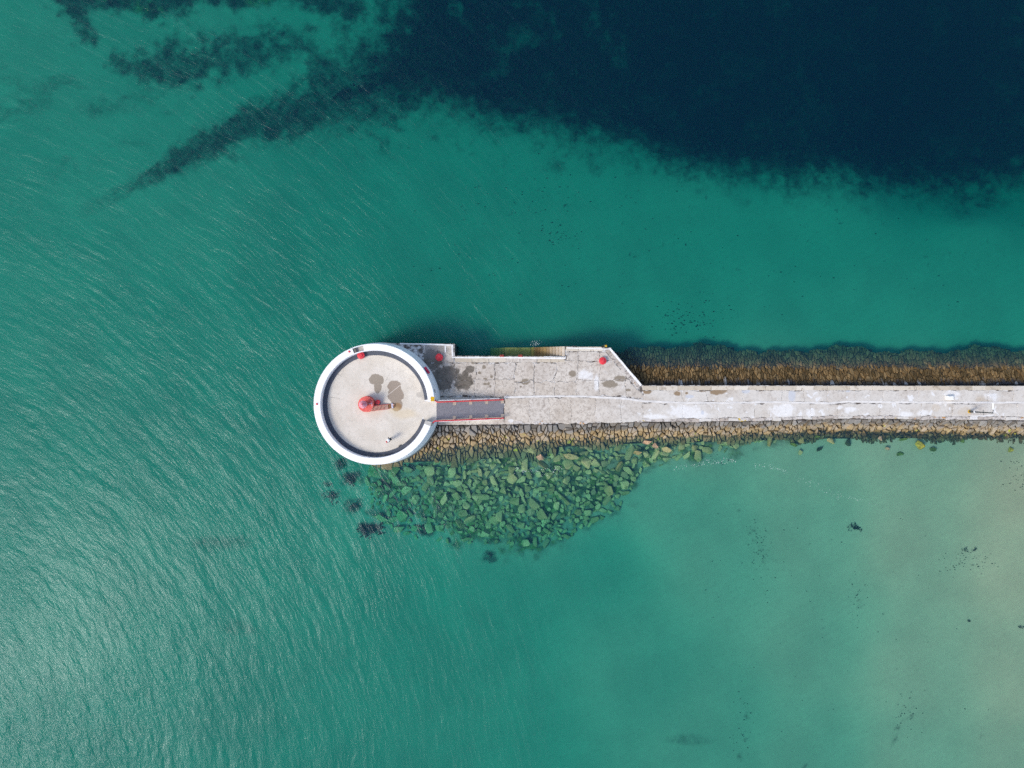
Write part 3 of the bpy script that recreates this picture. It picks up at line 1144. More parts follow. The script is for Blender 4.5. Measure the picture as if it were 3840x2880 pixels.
# white painted edges
for pts, w in (([(1500, 1288.5), (1693, 1293.5)], .16), ([(1695.5, 1292), (1696.5, 1336)], .17), ([(1694, 1341), (1900, 1341), (2121, 1344)], .17),
               ([(2126, 1304.5), (2283, 1309)], .13), ([(2285, 1305), (2404, 1445)], .26), ([(2119.5, 1336), (2120.5, 1342)], .13)):
    strip(pxline(pts), w, DECK + 0.008, 0.018, 'painted_edge', 'white', pier, 0.02)
b = MB()
b.box(*W(1670, 1309, DECK)[:2], DECK + 0.02, 0.16, 0.85, 0.03)
b.build('painted_mark', M['white'], pier)
# pale mortar along the middle joint
jy = [(1890, 1490), (2060, 1486), (2200, 1487), (2330, 1494), (2420, 1505), (2560, 1510.5), (2700, 1511), (2900, 1508), (3000, 1510), (3110, 1512), (3180, 1506), (3400, 1509), (3840, 1510), (4700, 1510)]
strip(pxline(jy, 0.5), 0.25, DECK + 0.008, 0.01, 'joint_mortar', 'palemortar', pier, 0.035)


# ------------------------------------------------------------------ revetments
def voronoi(sites, reach=1.7):
    cells = {}
    for i, (x, y) in enumerate(sites):
        cells.setdefault((int(x // 1), int(y // 1)), []).append(i)
    polys = []
    for i, (x, y) in enumerate(sites):
        p = [(x - reach, y - reach), (x + reach, y - reach), (x + reach, y + reach), (x - reach, y + reach)]
        cx, cy = int(x // 1), int(y // 1)
        nb = []
        for a in range(-2, 3):
            for c in range(-2, 3):
                for j in cells.get((cx + a, cy + c), ()):
                    if j != i:
                        nb.append(((sites[j][0] - x) ** 2 + (sites[j][1] - y) ** 2, j))
        nb.sort()
        for _, j in nb[:18]:
            qx, qy = sites[j]
            nx, ny = qx - x, qy - y
            p = clip(p, nx, ny, (qx * qx + qy * qy - x * x - y * y) / 2)
            if len(p) < 3:
                break
        polys.append(p)
    return polys


def stone_shape(poly, fmap, depth, gap, h):
    """poly in face coordinates -> verts, faces of one blocky stone"""
    poly = ccw(poly)
    # drop very short edges
    q = []
    for p in poly:
        if not q or math.hypot(p[0] - q[-1][0], p[1] - q[-1][1]) > 0.05:
            q.append(p)
    if len(q) > 3 and math.hypot(q[0][0] - q[-1][0], q[0][1] - q[-1][1]) < 0.05:
        q.pop()
    if len(q) < 3 or area(q) < 0.015:
        return None
    a = inset(q, gap)
    if area(a) < 0.01:
        return None
    cx = sum(p[0] for p in a) / len(a)
    cy = sum(p[1] for p in a) / len(a)
    c2 = [(cx + (p[0] - cx) * 0.80, cy + (p[1] - cy) * 0.80) for p in a]
    tx, ty = random.uniform(-.10, .10), random.uniform(-.10, .10)
    n = len(a)
    v = []
    for p in a:
        v.append(fmap(p[0], p[1], -depth))
    for p in a:
        v.append(fmap(p[0], p[1], h - 0.07 + tx * (p[0] - cx) + ty * (p[1] - cy)))
    for p in c2:
        v.append(fmap(p[0], p[1], h + tx * (p[0] - cx) + ty * (p[1] - cy) + random.uniform(-.02, .02)))
    f = []
    for r in range(2):
        f += [(r * n + i, r * n + (i + 1) % n, (r + 1) * n + (i + 1) % n, (r + 1) * n + i) for i in range(n)]
    f.append(tuple(2 * n + i for i in range(n)))
    return v, f, area(a)


def revetment(root, sites_fn, fmap, mat, cx, cy, gap, hr, vis, smax):
    sites = sites_fn()
    polys = voronoi(sites)
    got = []
    for p in polys:
        if len(p) < 3:
            continue
        q = clip([(x * cx, y * cy) for x, y in p], 0, -1, -0.03)
        if len(q) < 3:
            continue
        q = clip(q, 0, 1, smax(q[0][0]))
        if len(q) < 3:
            continue
        s = stone_shape(q, fmap, 0.22, gap, random.uniform(*hr))
        if s:
            mx = sum(a[0] for a in s[0]) / len(s[0])
            mz = sum(a[2] for a in s[0]) / len(s[0])
            got.append((vis(mx, mz) * s[2], s))
    got.sort(key=lambda g: -g[0])
    rest = MB()
    for k, (_, (v, f, ar)) in enumerate(got):
        r = random.random()
        if k < 300:
            b = MB()
            b.add(v, f, r)
            b.build('stone', M[mat], root, fix=True)
        else:
            rest.add(v, f, r)
    tag(rest.build('small_stones', M[mat], root, fix=True), kind='stuff')


# south face
rs = thing('stone_revetment', W(2700, 1600, 0), 'sloping face of fitted tan stones along the lower side of the pier', 'revetment')


def south_map(x, s, h):
    y0 = float(south_top(x)) - 0.02
    y1 = float(south_water(x))
    run = max(0.8, y0 - y1)
    L = math.hypot(run, DECK - 0.1)
    cy, cz = run / L, (DECK - 0.1) / L
    # lower part flattens out towards the toe
    if s <= L:
        y, z = y0 - cy * s, DECK - 0.12 - cz * s
    else:
        e = s - L
        y, z = y1 - cy * e - 0.1 * e * e, -0.02 - cz * e * 0.60
    return (x, y - cz * h * 0.9, z + cy * h + (0.25 * h))


def south_sites():
    out = []
    cx, cy = 0.42, 0.74
    for i in range(int(-19 / cx), int(97 / cx)):
        for j in range(0, 8):
            if random.random() < 0.36:
                continue
            if i * cx < -12 and j < 3:
                continue
            x = i + random.uniform(-0.15, 1.15)
            y = j + random.uniform(-0.1, 1.1) + 0.3 * (i % 3)
            xx = i * cx
            lean = -0.55 * max(0.0, min(1.0, (xx - 20) / 25)) + (0.25 if xx < 8 else 0)
            out.append((x + y * lean, y * 0.92))
            if random.random() < 0.30:
                out.append((x + y * lean + random.uniform(-.4, .4), y * .92 + random.uniform(-.4, .4)))
    return out


revetment(rs, south_sites, south_map, 'stone_s', 0.42, 0.74, 0.058, (-0.06, 0.26), lambda x, z: (1.0 if -12 < x < 64 else 0.02) * (1.4 if z > -0.3 else 0.5), lambda x: (5.9 if x < 6 else 4.6) + 0.5 * math.sin(x * .7))
b = MB()
xs = np.arange(-19, 98, 1.0)
for xa, xb_ in zip(xs[:-1], xs[1:]):
    rows = []
    for s in (0.0, 1.0, 2.0, 3.0, 4.0, 4.5) + ((5.7,) if xa < 6 else ()):
        rows.append((south_map(xa, s, -0.16), south_map(xb_, s, -0.16)))
    for (p, q), (r, t_) in zip(rows[:-1], rows[1:]):
        b.add([p, q, t_, r], [(0, 3, 2, 1)])
b.build('rubble_core', M['core'], rs)

# north face
rn = thing('stone_revetment', W(3100, 1400, 0), 'shaded brown slope of narrow upright stones along the upper side of the pier', 'revetment')
NY0 = W(0, 1446).y


def north_map(x, s, h):
    # short steep head under the deck, then a long slope into the water
    tl = 1.0 + 0.25 * math.sin(x * 0.21) + 0.2 * math.sin(x * 0.53 + 1)
    y = NY0 + 0.05 + s * 0.90
    z = 1.15 - s * 0.46
    if s > 2.6:
        z -= (s - 2.6) * 0.04
    return (x, y + 0.42 * h, z + 0.9 * h)


def north_lim(xx):
    return 0.62 * (8.3 + 0.6 * math.sin(xx * 0.33) + 0.5 * math.sin(xx * 0.71 + 2) + 0.35 * math.sin(xx * 2.1) + (0.6 if xx < 32 else 0))


def north_sites():
    out = []
    cx, cy = 0.255, 0.62
    for i in range(int(11.5 / cx), int(97 / cx)):
        for j in range(0, 10):
            if random.random() < 0.30:
                continue
            x = i + random.uniform(-0.3, 1.3)
            y = j + random.uniform(-0.2, 1.2) + 0.33 * (i % 3)
            xx = x * cx
            lean = 0.55 * max(0.0, min(1.0, (xx - 28) / 16))
            out.append((x + y * lean * (cy / cx) * 0.45, y))
    return out


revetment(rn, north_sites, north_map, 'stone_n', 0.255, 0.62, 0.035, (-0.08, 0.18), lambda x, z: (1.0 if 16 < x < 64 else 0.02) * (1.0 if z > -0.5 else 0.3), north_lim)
b = MB()
xs = np.arange(12, 98, 1.0)
for xa, xb_ in zip(xs[:-1], xs[1:]):
    rows = [(north_map(xa, s, -0.13), north_map(xb_, s, -0.13)) for s in (-0.1, 1.2, 2.4, 3.6, north_lim(xa) - .2)]
    for (p, q), (r, t_) in zip(rows[:-1], rows[1:]):
        b.add([p, q, t_, r], [(0, 1, 2, 3)])
b.build('rubble_core', M['core'], rn)

# ------------------------------------------------------------------ round pier head
head = thing('round_pier_head', HC, 'round white walled platform at the end of the pier', 'pier head')
hx, hy = HC.x, HC.y
b = MB()
b.lathe(hx, hy, [(7.95, -4.5), (7.78, 0.0), (7.6, DECK), (7.40, PLAT - 0.30), (7.40, PLAT - 0.012), (0.0, PLAT - 0.012)], 128)
b.build('drum_wall', M['wall'], head)
A0, A1 = math.radians(2.7), math.radians(342.4)
N0, N1 = math.radians(100.6), math.radians(111.6)
sec = [(6.46, PLAT - 0.2), (7.395, PLAT - 0.2), (7.27, TOP - 0.03), (7.24, TOP), (6.49, TOP), (6.46, TOP - 0.03)]
b = MB()
b.lathe(hx, hy, sec, 60, A0, N0)
b.build('parapet_wall', M['wall'], head)
b = MB()
b.lathe(hx, hy, sec, 130, N1, math.radians(338.6))
b.build('parapet_wall', M['wall'], head)
b = MB()      # unpainted stub at the lower side of the gateway
b.lathe(hx, hy, [(6.46, PLAT - 0.2), (7.395, PLAT - 0.2), (7.27, TOP - 0.03), (7.24, TOP - 0.01), (6.49, TOP - 0.01), (6.46, TOP - 0.03)], 6, math.radians(338.65), A1)
b.build('parapet_end', M['notch'], head)
b = MB()      # notch in the parapet: thin white cheeks and a bare sunken floor
b.lathe(hx, hy, [(6.46, PLAT - 0.2), (6.56, PLAT - 0.2), (6.56, TOP - 0.01), (6.46, TOP - 0.02)], 10, N0, N1)
b.lathe(hx, hy, [(7.16, PLAT - 0.2), (7.39, PLAT - 0.2), (7.27, TOP - 0.03), (7.16, TOP - 0.01)], 10, N0, N1)
b.build('notch_cheek', M['wall'], head)
b = MB()
b.lathe(hx, hy, [(6.562, PLAT - 0.2), (7.158, PLAT - 0.2), (7.158, TOP - 0.45), (6.562, TOP - 0.45)], 10, N0, N1)
b.build('notch_floor', M['notch'], head)
b = MB()  # dark block standing in for the shaded left side of the notch
b.lathe(hx, hy, [(6.57, TOP - 0.44), (7.15, TOP - 0.44), (7.15, TOP - 0.10), (6.57, TOP - 0.10)], 5, math.radians(108.9), N1)
b.build('notch_shade_block', M['darkstone'], head)
b = MB()
b.lathe(hx, hy, [(5.93, PLAT - 0.1), (6.455, PLAT - 0.1), (6.455, PLAT + 0.16), (5.98, PLAT + 0.12), (5.93, PLAT + 0.07)], 150, math.radians(4.5), math.radians(341.5))
b.build('dark_skirting', M['skirt'], head)
b = MB()
b.lathe(hx, hy, [(5.925, PLAT - 0.01), (5.925, PLAT), (0.0, PLAT)], 96)
b.build('platform_floor', M['platform'], head)
b = MB()
b.prism(ccw([(hx + 5.75, hy + 0.33), (hx + 5.75, hy - 2.02), (hx + 7.37, hy - 2.06), (hx + 7.37, hy + 0.30)]), PLAT - 0.01, PLAT + 0.014, bev=0.006)
b.build('gateway_slab', M['platform'], head)
a_, c_ = W(1437, 1495, PLAT), W(1541, 1414, PLAT)
strip([a_ + (c_ - a_) * (k / 14) + Vector((0, random.uniform(-.03, .03), 0)) for k in range(15)], 0.055, PLAT + 0.003, 0.006, 'floor_crack', 'crack', head, 0.012)
for (p0, p1) in (((1222, 1487), (1275, 1494)), ((1262, 1401), (1281, 1412)), ((1445, 1430), (1462, 1400))):
    a_, c_ = W(*p0, PLAT), W(*p1, PLAT)
    strip([a_ + (c_ - a_) * (k / 6) + Vector((0, random.uniform(-.02, .02), 0)) for k in range(7)], 0.02, PLAT + 0.003, 0.004, 'floor_crack', 'darkstone', head, 0.006)
# golden lichen on the end of the parapet
p = W(1622, 1496, TOP)
pl = []
for k in range(18):
    a = 2 * math.pi * k / 18
    sq = 0.26 / max(abs(math.cos(a)), abs(math.sin(a)))
    pl.append((p.x + sq * math.cos(a) * random.uniform(.72, 1.05), p.y + 1.15 * sq * math.sin(a) * random.uniform(.85, 1.03)))
b = MB()
b.prism(ccw(pl), TOP + 0.001, TOP + 0.012)
b.build('lichen_patch', M['lichen'], head)
for px, py, r in ((1405, 1710, .16), (1440, 1707, .22), (1425, 1709, .13)):
    q = W(px, py, PLAT + .15)
    b = MB()
    b.prism(ccw([(q.x + r * 1.5 * math.cos(a) * random.uniform(.7, 1.1), q.y + r * .55 * math.sin(a) * random.uniform(.7, 1.1)) for a in np.linspace(0, 2 * math.pi, 11)[:-1]]), PLAT + .15, PLAT + .168)
    b.build('damp_patch', M['darkstone'], head)
q = W(1500, 1672, PLAT)
b = MB()
b.box(q.x, q.y, PLAT + .05, .34, .2, .13, math.radians(32), .02)
b.build('drain_box', M['iron'], head)
an = math.atan2(W(1628, 1467, 5.3).y - hy, W(1628, 1467, 5.3).x - hx)
b = MB()
b.box(hx + 7.36 * math.cos(an), hy + 7.36 * math.sin(an), 5.1, .10, .40, .12, an)
b.build('drain_slot', M['darkstone'], head)


# faded lettering painted on the floor, reading from the bottom up
def lettering(txt, px, py, size):
    cu = bpy.data.curves.new('floor_lettering', 'FONT')
    cu.body = txt
    cu.size = size
    cu.extrude = 0.002
    cu.space_character = 1.15
    tmp = bpy.data.objects.new('tmp', cu)
    COL.objects.link(tmp)
    dg = bpy.context.evaluated_depsgraph_get()
    me = bpy.data.meshes.new_from_object(tmp.evaluated_get(dg))
    bpy.data.objects.remove(tmp)
    p = W(px, py, PLAT + .006)
    me.transform(Matrix.Translation(p) @ Matrix.Rotation(math.pi / 2, 4, 'Z'))
    me.materials.clear()
    return link('floor_lettering', me, M['letter'], head)


lettering('MOS', 1337, 1549, 0.72)
lettering('D', 1357, 1551, 0.66)

# ------------------------------------------------------------------ access ramp with red handrails
ramp = thing('access_ramp', W(1750, 1540, DECK), 'grey tarmac ramp with red handrails climbing to the round platform', 'ramp')
RA, RB = W(1615, 1543.5, PLAT), W(1888, 1534, DECK)
rx0, rx1 = hx + 7.35, RB.x
ry0, ry1 = -3.32, -3.08
RW = 2.34


def rz(x):
    t = (x - rx0) / (rx1 - rx0)
    return PLAT + (DECK + 0.02 - PLAT) * min(1, max(0, t))


def ryc(x):
    return ry0 + (ry1 - ry0) * (x - rx0) / (rx1 - rx0)


def wedge(b, x0, x1, o0, o1, lift, base=DECK - 0.1):
    v = []
    for xx in (x0, x1):
        for o in (o0, o1):
            v.append((xx, ryc(xx) + o, base))
            v.append((xx, ryc(xx) + o, rz(xx) + lift))
    b.add(v, [(0, 1, 3, 2), (4, 6, 7, 5), (0, 4, 5, 1), (2, 3, 7, 6), (1, 5, 7, 3), (0, 2, 6, 4)])


b = MB()
wedge(b, rx0, rx1, -RW / 2 + 0.14, RW / 2 - 0.14, 0.0)
b.build('ramp_surface', M['ramp'], ramp)
for s in (-1, 1):
    b = MB()
    lo, hi = sorted((s * (RW / 2 - 0.14), s * (RW / 2 + 0.06)))
    wedge(b, rx0 + 0.02, rx1 + 0.05, lo, hi, 0.07)
    b.build('kerb', M['kerb'], ramp)
    b = MB()
    lo, hi = sorted((s * (RW / 2 + 0.062), s * (RW / 2 + 0.17)))
    wedge(b, rx0 + 0.25, rx1 - 0.5, lo, hi, 0.05)
    b.build('white_kerb', M['white'], ramp)
    posts = [rx0 + (rx1 - rx0) * f for f in (0.265, 0.505, 0.745, 0.985)]
    for xx in posts:
        b = MB()
        wedge(b, xx - 0.20, xx + 0.20, min(s * 0.66, s * (RW / 2 - .145)), max(s * 0.66, s * (RW / 2 - .145)), 0.03)
        b.build('post_pad', M['pad'], ramp)
    xa = rx0 + (0.18 if s > 0 else -0.1)
    yo = s * (RW / 2 - 0.03)

    def rp(x, h):
        return Vector((x, ryc(x) + yo, rz(x) + h))
    b = MB()
    pts = [rp(xa - 0.25, .55) + Vector((0, s * .25, 0)), rp(xa - 0.2, 0.95) + Vector((0, s * .2, 0)), rp(xa, 1.0)] + [rp(xa + (rx1 - xa) * k / 8, 1.0) for k in range(1, 9)]
    pts += [rp(rx1 + .04, .92)]
    b.tube(pts, 0.08, 8)
    rail = b.build('handrail', M['red'], ramp, smooth=True)
    b = MB()
    b.tube([rp(xa + (rx1 - xa) * k / 8, 0.5) for k in range(9)], 0.045, 8)
    b.build('middle_rail', M['red'], ramp, smooth=True)
    for xx in posts:
        b = MB()
        b.tube([rp(xx, -0.02), rp(xx, 1.03)], 0.06, 8)
        b.lathe(rp(xx, 0).x, rp(xx, 0).y, [(0.0, rz(xx) + 1.02), (.095, rz(xx) + 1.0), (.095, rz(xx) + 1.06), (0, rz(xx) + 1.09)], 10)
        b.build('rail_post', M['red'], ramp)

# ------------------------------------------------------------------ quay stairs
st = thing('stone_stairs', W(2000, 1315, 0), 'worn stone stairs going down from the quay into green water', 'stairs')
yN, yS = W(0, 1298.5).y, W(0, 1335.5).y
xt = W(2119, 0).x
dxs = 0.378
rise = 0.225


def stair_block(x1, x0, ztop, name='step'):
    b = MB()
    b.box((x0 + x1) / 2, (yN + yS) / 2, (ztop - 4) / 2, abs(x1 - x0) - 0.012, yN - yS - 0.02, ztop + 4, 0, 0.03, rnd=random.random())
    return b.build(name, M['step'], st)


x = xt
z = DECK - 0.12
for k in range(11):
    stair_block(x - dxs, x, z)
    x -= dxs
    z -= rise
xl = W(1893, 0, 0).x
stair_block(xl, x, -0.22, 'landing')
x = xl
z = -0.5
for k in range(5):
    stair_block(x - dxs, x, z)
    x -= dxs
    z -= rise * 1.15

# ------------------------------------------------------------------ mooring bollards and other red ironwork
def bollard(name, x, y, z, label, R=0.47):
    t_ = thing(name, (x, y, z), label, 'bollard', 'red mooring bollards')
    b = MB()
    b.lathe(x, y, [(.40, z), (.40, z + .05), (.27, z + .10), (.24, z + .30), (.25, z + .42)], 24)
    b.build('post', M['red'], t_, smooth=False)
    b = MB()
    b.lathe(x, y, [(.25, z + .40), (R - .04, z + .42), (R, z + .47), (R - .02, z + .53), (.30, z + .585), (0, z + .60)], 28)
    c = b.build('mushroom_cap', M['red'], t_)
    b = MB()
    b.lathe(x, y, [(.24, z + .585), (.235, z + .64), (.19, z + .67), (0, z + .68)], 24)
    b.build('crown', M['red'], c)
    return t_


p = W(1352.5, 1331, 5.3)
bollard('mooring_bollard', p.x, p.y - 0.05, PLAT + .02, 'red mushroom bollard inside the round platform against its white wall', 0.46)
p = W(1646.5, 1340, 3.0)
bollard('mooring_bollard', p.x, p.y, DECK, 'red mushroom bollard on the stained quay beside the round head')
p = W(2260.5, 1353, 3.0)
bollard('mooring_bollard', p.x, p.y, DECK, 'red mushroom bollard near the slanted corner of the quay')
for (px, py, lab) in ((1310, 1318.5, 'small red marker cap on the parapet beside the notch'), (1188.5, 1515, 'small red marker cap on the leftmost part of the parapet')):
    p = W(px, py, TOP)
    b = MB()
    b.lathe(p.x, p.y, [(.13, TOP), (.125, TOP + .06), (.08, TOP + .10), (0, TOP + .115)], 14)
    tag(b.build('marker_cap', M['red']), lab, 'marker', 'red caps on the parapet')

# harbour light
LX, LY = -17.57, -2.43
lt = thing('harbour_light', (LX, LY, PLAT), 'small red harbour light with a conical cap on a round plinth', 'beacon')
b = MB()
b.lathe(LX, LY, [(.98, PLAT), (.98, PLAT + .05), (.91, PLAT + .07), (.89, PLAT + 1.1), (.93, PLAT + 1.13), (.93, PLAT + 1.2), (0, PLAT + 1.2)], 40)
b.build('plinth', M['fred'], lt)
zl = PLAT + 1.2
b = MB()
b.lathe(LX, LY, [(.86, PLAT + 1.201), (.86, PLAT + 1.212), (0, PLAT + 1.216)], 40)
b.build('plinth_top', M['salmon'], lt)
b = MB()
b.lathe(LX - .07, LY, [(.36, zl), (.36, zl + .18), (.30, zl + .2), (.30, zl + 1.12), (.36, zl + 1.15), (.36, zl + 1.22)], 24)
lan = b.build('lantern', M['fred'], lt)
b = MB()
b.lathe(LX - .07, LY, [(.48, zl + 1.22), (.48, zl + 1.26), (.10, zl + 1.72), (.0, zl + 1.74)], 28)
cp = b.build('conical_cap', mat_red('cap_paint', (0.66, 0.13, 0.16)), lt)
b = MB()
b.lathe(LX - .07, LY, [(.05, zl + 1.70), (.07, zl + 1.77), (.065, zl + 1.86), (0, zl + 1.89)], 12)
b.build('finial', M['red'], cp)
b = MB()
b.tube([(LX + .36, LY + .05, zl + .03), (LX + .75, LY + .1, zl + .03), (LX + .84, LY + .3, zl + .5), (LX + .84, LY - .2, zl + .5)], 0.03, 6)
b.build('hand_loop', M['galv'], lt)
# stair up to the light
ls = thing('light_stairs', (-16.1, -2.85, PLAT), 'narrow rusty stair with pale treads rising to the red harbour light', 'stairs')
S0, S1 = Vector((-15.05, -2.72, PLAT + .10)), Vector((-16.95, -2.98, PLAT + 1.22))
sv = S1 - S0
sn = Vector((-sv.y, sv.x, 0)).normalized()
for k in range(13):
    c = S0 + sv * ((k + .5) / 13)
    b = MB()
    b.box(c.x, c.y, c.z, .085, .50, .035, math.atan2(sn.y, sn.x) - math.pi / 2)
    b.build('tread', M['tread'], ls)
for s in (-1, 1):
    b = MB()
    b.tube([S0 + sn * s * .275 + Vector((.12, 0, -.04)), S1 + sn * s * .275], .035, 6)
    b.build('stringer', M['fred'], ls)
b = MB()
for s in (0,):
    q0, q1 = S0 + sv * .22, S0 + sv * .98
    v = []
    for q in (q0, q1):
        for o in (-.24, .24):
            v.append(tuple(Vector((q.x, q.y, PLAT + .005)) + sn * o))
            v.append(tuple(q + sn * o - Vector((0, 0, .12))))
    b.add(v, [(0, 1, 3, 2), (4, 6, 7, 5), (0, 4, 5, 1), (2, 3, 7, 6), (1, 5, 7, 3), (0, 2, 6, 4)])
b.build('stair_base', M['fred'], ls)
ra = math.atan2(sv.y, sv.x)
for (d, L, wd, h, mt, nm) in ((-.22, .50, .56, .10, 'rust', 'foot_plate'), (-.56, .22, .62, .16, 'galv', 'threshold_plate'), (-.80, .20, .34, .12, 'rust', 'foot_block')):
    c = S0 - sv.normalized() * (-d) * 1.0 if False else S0 + sv.normalized() * d
    b = MB()
    b.box(c.x, c.y, PLAT + h / 2 + .002, L, wd, h, ra, .02)
    b.build(nm, M[mt], ls)
b = MB()
c = S0 + sv.normalized() * -.80 + sn * -.12
b.box(c.x, c.y, PLAT + .18, .17, .17, .12, ra + .5, .03)
b.build('pale_block', M['tread'], ls)
# red pot
p = W(1416, 1508, PLAT + .5)
t_ = thing('red_drum', (p.x, p.y, PLAT), 'bright red round drum standing between the harbour light and its stair', 'drum')
b = MB()
b.lathe(p.x, p.y, [(.25, PLAT + .002), (.27, PLAT + .06), (.26, PLAT + .52)], 20)
b.build('barrel', M['red'], t_)
b = MB()
b.lathe(p.x, p.y, [(.265, PLAT + .522), (.285, PLAT + .54), (.285, PLAT + .585), (.2, PLAT + .61), (0, PLAT + .615)], 20)
b.build('lid', M['red'], t_)

# lifebuoy housing on the outside of the parapet
an = math.radians(33.2)
lb = thing('lifebuoy_housing', (hx + 7.5 * math.cos(an), hy + 7.5 * math.sin(an), 4.4), 'crimson lifebuoy box fixed to the outer face of the white wall', 'lifebuoy box')
c, s = math.cos(an), math.sin(an)
b = MB()
b.box(hx + 7.49 * c, hy + 7.49 * s, 5.05, .20, .90, .80, an, .05)
b.build('box', M['pink'], lb)
b = MB()
b.tube([(hx + 7.44 * c - u * s, hy + 7.44 * s + u * c, 5.47) for u in (-.40, -.2, 0, .2, .40)], .05, 8)
b.build('top_roll', M['pink'], lb)

# ------------------------------------------------------------------ quay furniture
for px, py, lab in ((1882, 1334, 'rusty red ladder head on the quay edge farther from the stairs'), (1951, 1334, 'rusty red ladder head on the quay edge above the green landing')):
    p = W(px, py)
    t_ = thing('iron_ladder', (p.x, p.y, 0), lab, 'ladder', 'iron ladders in the quay wall')
    for s in (-1, 1):
        b = MB()
        b.tube([(p.x + s * .22, p.y + .10, -1.0), (p.x + s * .22, p.y + .10, DECK + .02), (p.x + s * .22, p.y + .02, DECK + .06), (p.x + s * .22, p.y - .16, DECK + .045)], .035, 6)
        b.build('stile', M['oxide'], t_)
    for k in range(8):
        b = MB()
        b.tube([(p.x - .22, p.y + .10, DECK - .02 - k * .3), (p.x + .22, p.y + .10, DECK - .02 - k * .3)], .025, 6)
        b.build('rung', M['oxide'], t_)
    b = MB()
    b.box(p.x, p.y - .05, DECK + .045, .5, .14, .05)
    b.build('head_plate', M['oxide'], t_)
p = W(2272, 1298, DECK + .15)
t_ = thing('timber_post', (p.x, p.y, -3), 'weedy timber mooring post with yellow lichen top at the quay corner', 'post')
b = MB()
b.lathe(p.x, p.y, [(.24, -4), (.22, DECK - .1), (.20, DECK + .10), (.13, DECK + .16), (0, DECK + .17)], 12)
b.build('shaft', M['post'], t_)
b = MB()
b.lathe(p.x + .04, p.y + .03, [(.13, DECK + .158), (.10, DECK + .19), (0, DECK + .20)], 9)
b.build('lichen_top', M['lichen'], t_)
for px, side in ((2150, 'left'), (2160, 'right')):
    p = W(px, 1297)
    b = MB()
    b.tube([(p.x, p.y + .03, -2), (p.x, p.y + .03, DECK + .03), (p.x, p.y - .18, DECK + .05)], .05, 6)
    tag(b.build('iron_stay', M['iron']), 'short dark iron stay, %s of the pair on the quay edge past the stairs' % side, 'stay', 'iron stays beside the stairs')
p0, p1 = W(1985, 1336.5, 3.2), W(2117, 1338, 3.2)
t_ = thing('white_handrail', (p0.x, p0.y, DECK), 'thin white handrail beside the quay stairs', 'handrail')
b = MB()
b.tube([(p1.x - 2.6, p1.y, DECK + .02), (p1.x - 2.6, p1.y, DECK + .9), (p1.x, p1.y - .03, DECK + .9), (p1.x, p1.y - .03, DECK + .02)], .032, 6)
b.build('rail', M['whitepole'], t_)
b = MB()
b.tube([(p1.x - 1.3, p1.y - .015, DECK + .02), (p1.x - 1.3, p1.y - .015, DECK + .9)], .028, 6)
b.build('rail_post', M['whitepole'], t_)

# lamp post on the causeway
LPX, LPY = 57.2, -3.45
lp = thing('lamp_post', (LPX, LPY, DECK), 'thin dark lamp post with a white lamp head near the right end', 'lamp post')
b = MB()
b.lathe(LPX, LPY, [(.22, DECK + .012), (.22, DECK + .05), (.13, DECK + .08)], 12)
b.build('base_plate', M['lichen'], lp)
b = MB()
b.lathe(LPX, LPY, [(.13, DECK + .08), (.12, DECK + .75), (.085, DECK + .8), (.075, DECK + 2.6), (.06, DECK + 4.35), (0, DECK + 4.42)], 12)
b.build('shaft', M['iron'], lp)
b = MB()
b.lathe(LPX, LPY, [(.13, DECK + .98), (.14, DECK + 1.0), (.14, DECK + 1.08), (.08, DECK + 1.1)], 12)
b.build('white_band', M['whitepole'], lp)
b = MB()
b.tube([(LPX, LPY - .33, DECK + 2.6), (LPX, LPY + .33, DECK + 2.6)], .028, 6)
b.build('cross_bar', M['iron'], lp)
b = MB()
b.tube([(LPX, LPY, DECK + 4.30), (LPX, LPY + .2, DECK + 4.38), (LPX, LPY + .42, DECK + 4.40)], .035, 6)
b.build('arm', M['iron'], lp)
b = MB()
b.box(LPX - .01, LPY + .80, DECK + 4.41, .17, .78, .10, 0.05, .03)
b.build('lamp_head', M['whitepole'], lp)

# white block on the causeway
p = W(3565, 1492, DECK + .45)
b = MB()
pl = [(p.x + .38 * max(-1, min(1, 1.35 * math.cos(a))), p.y + .25 * max(-1, min(1, 1.35 * math.sin(a)))) for a in np.linspace(0, 2 * math.pi, 25)[:-1]]
b.prism(ccw(pl), DECK + .004, DECK + .55, bev=.07)
tag(b.build('stone_block', M['gull']), 'rounded white block standing on the causeway near the lamp post', 'block')

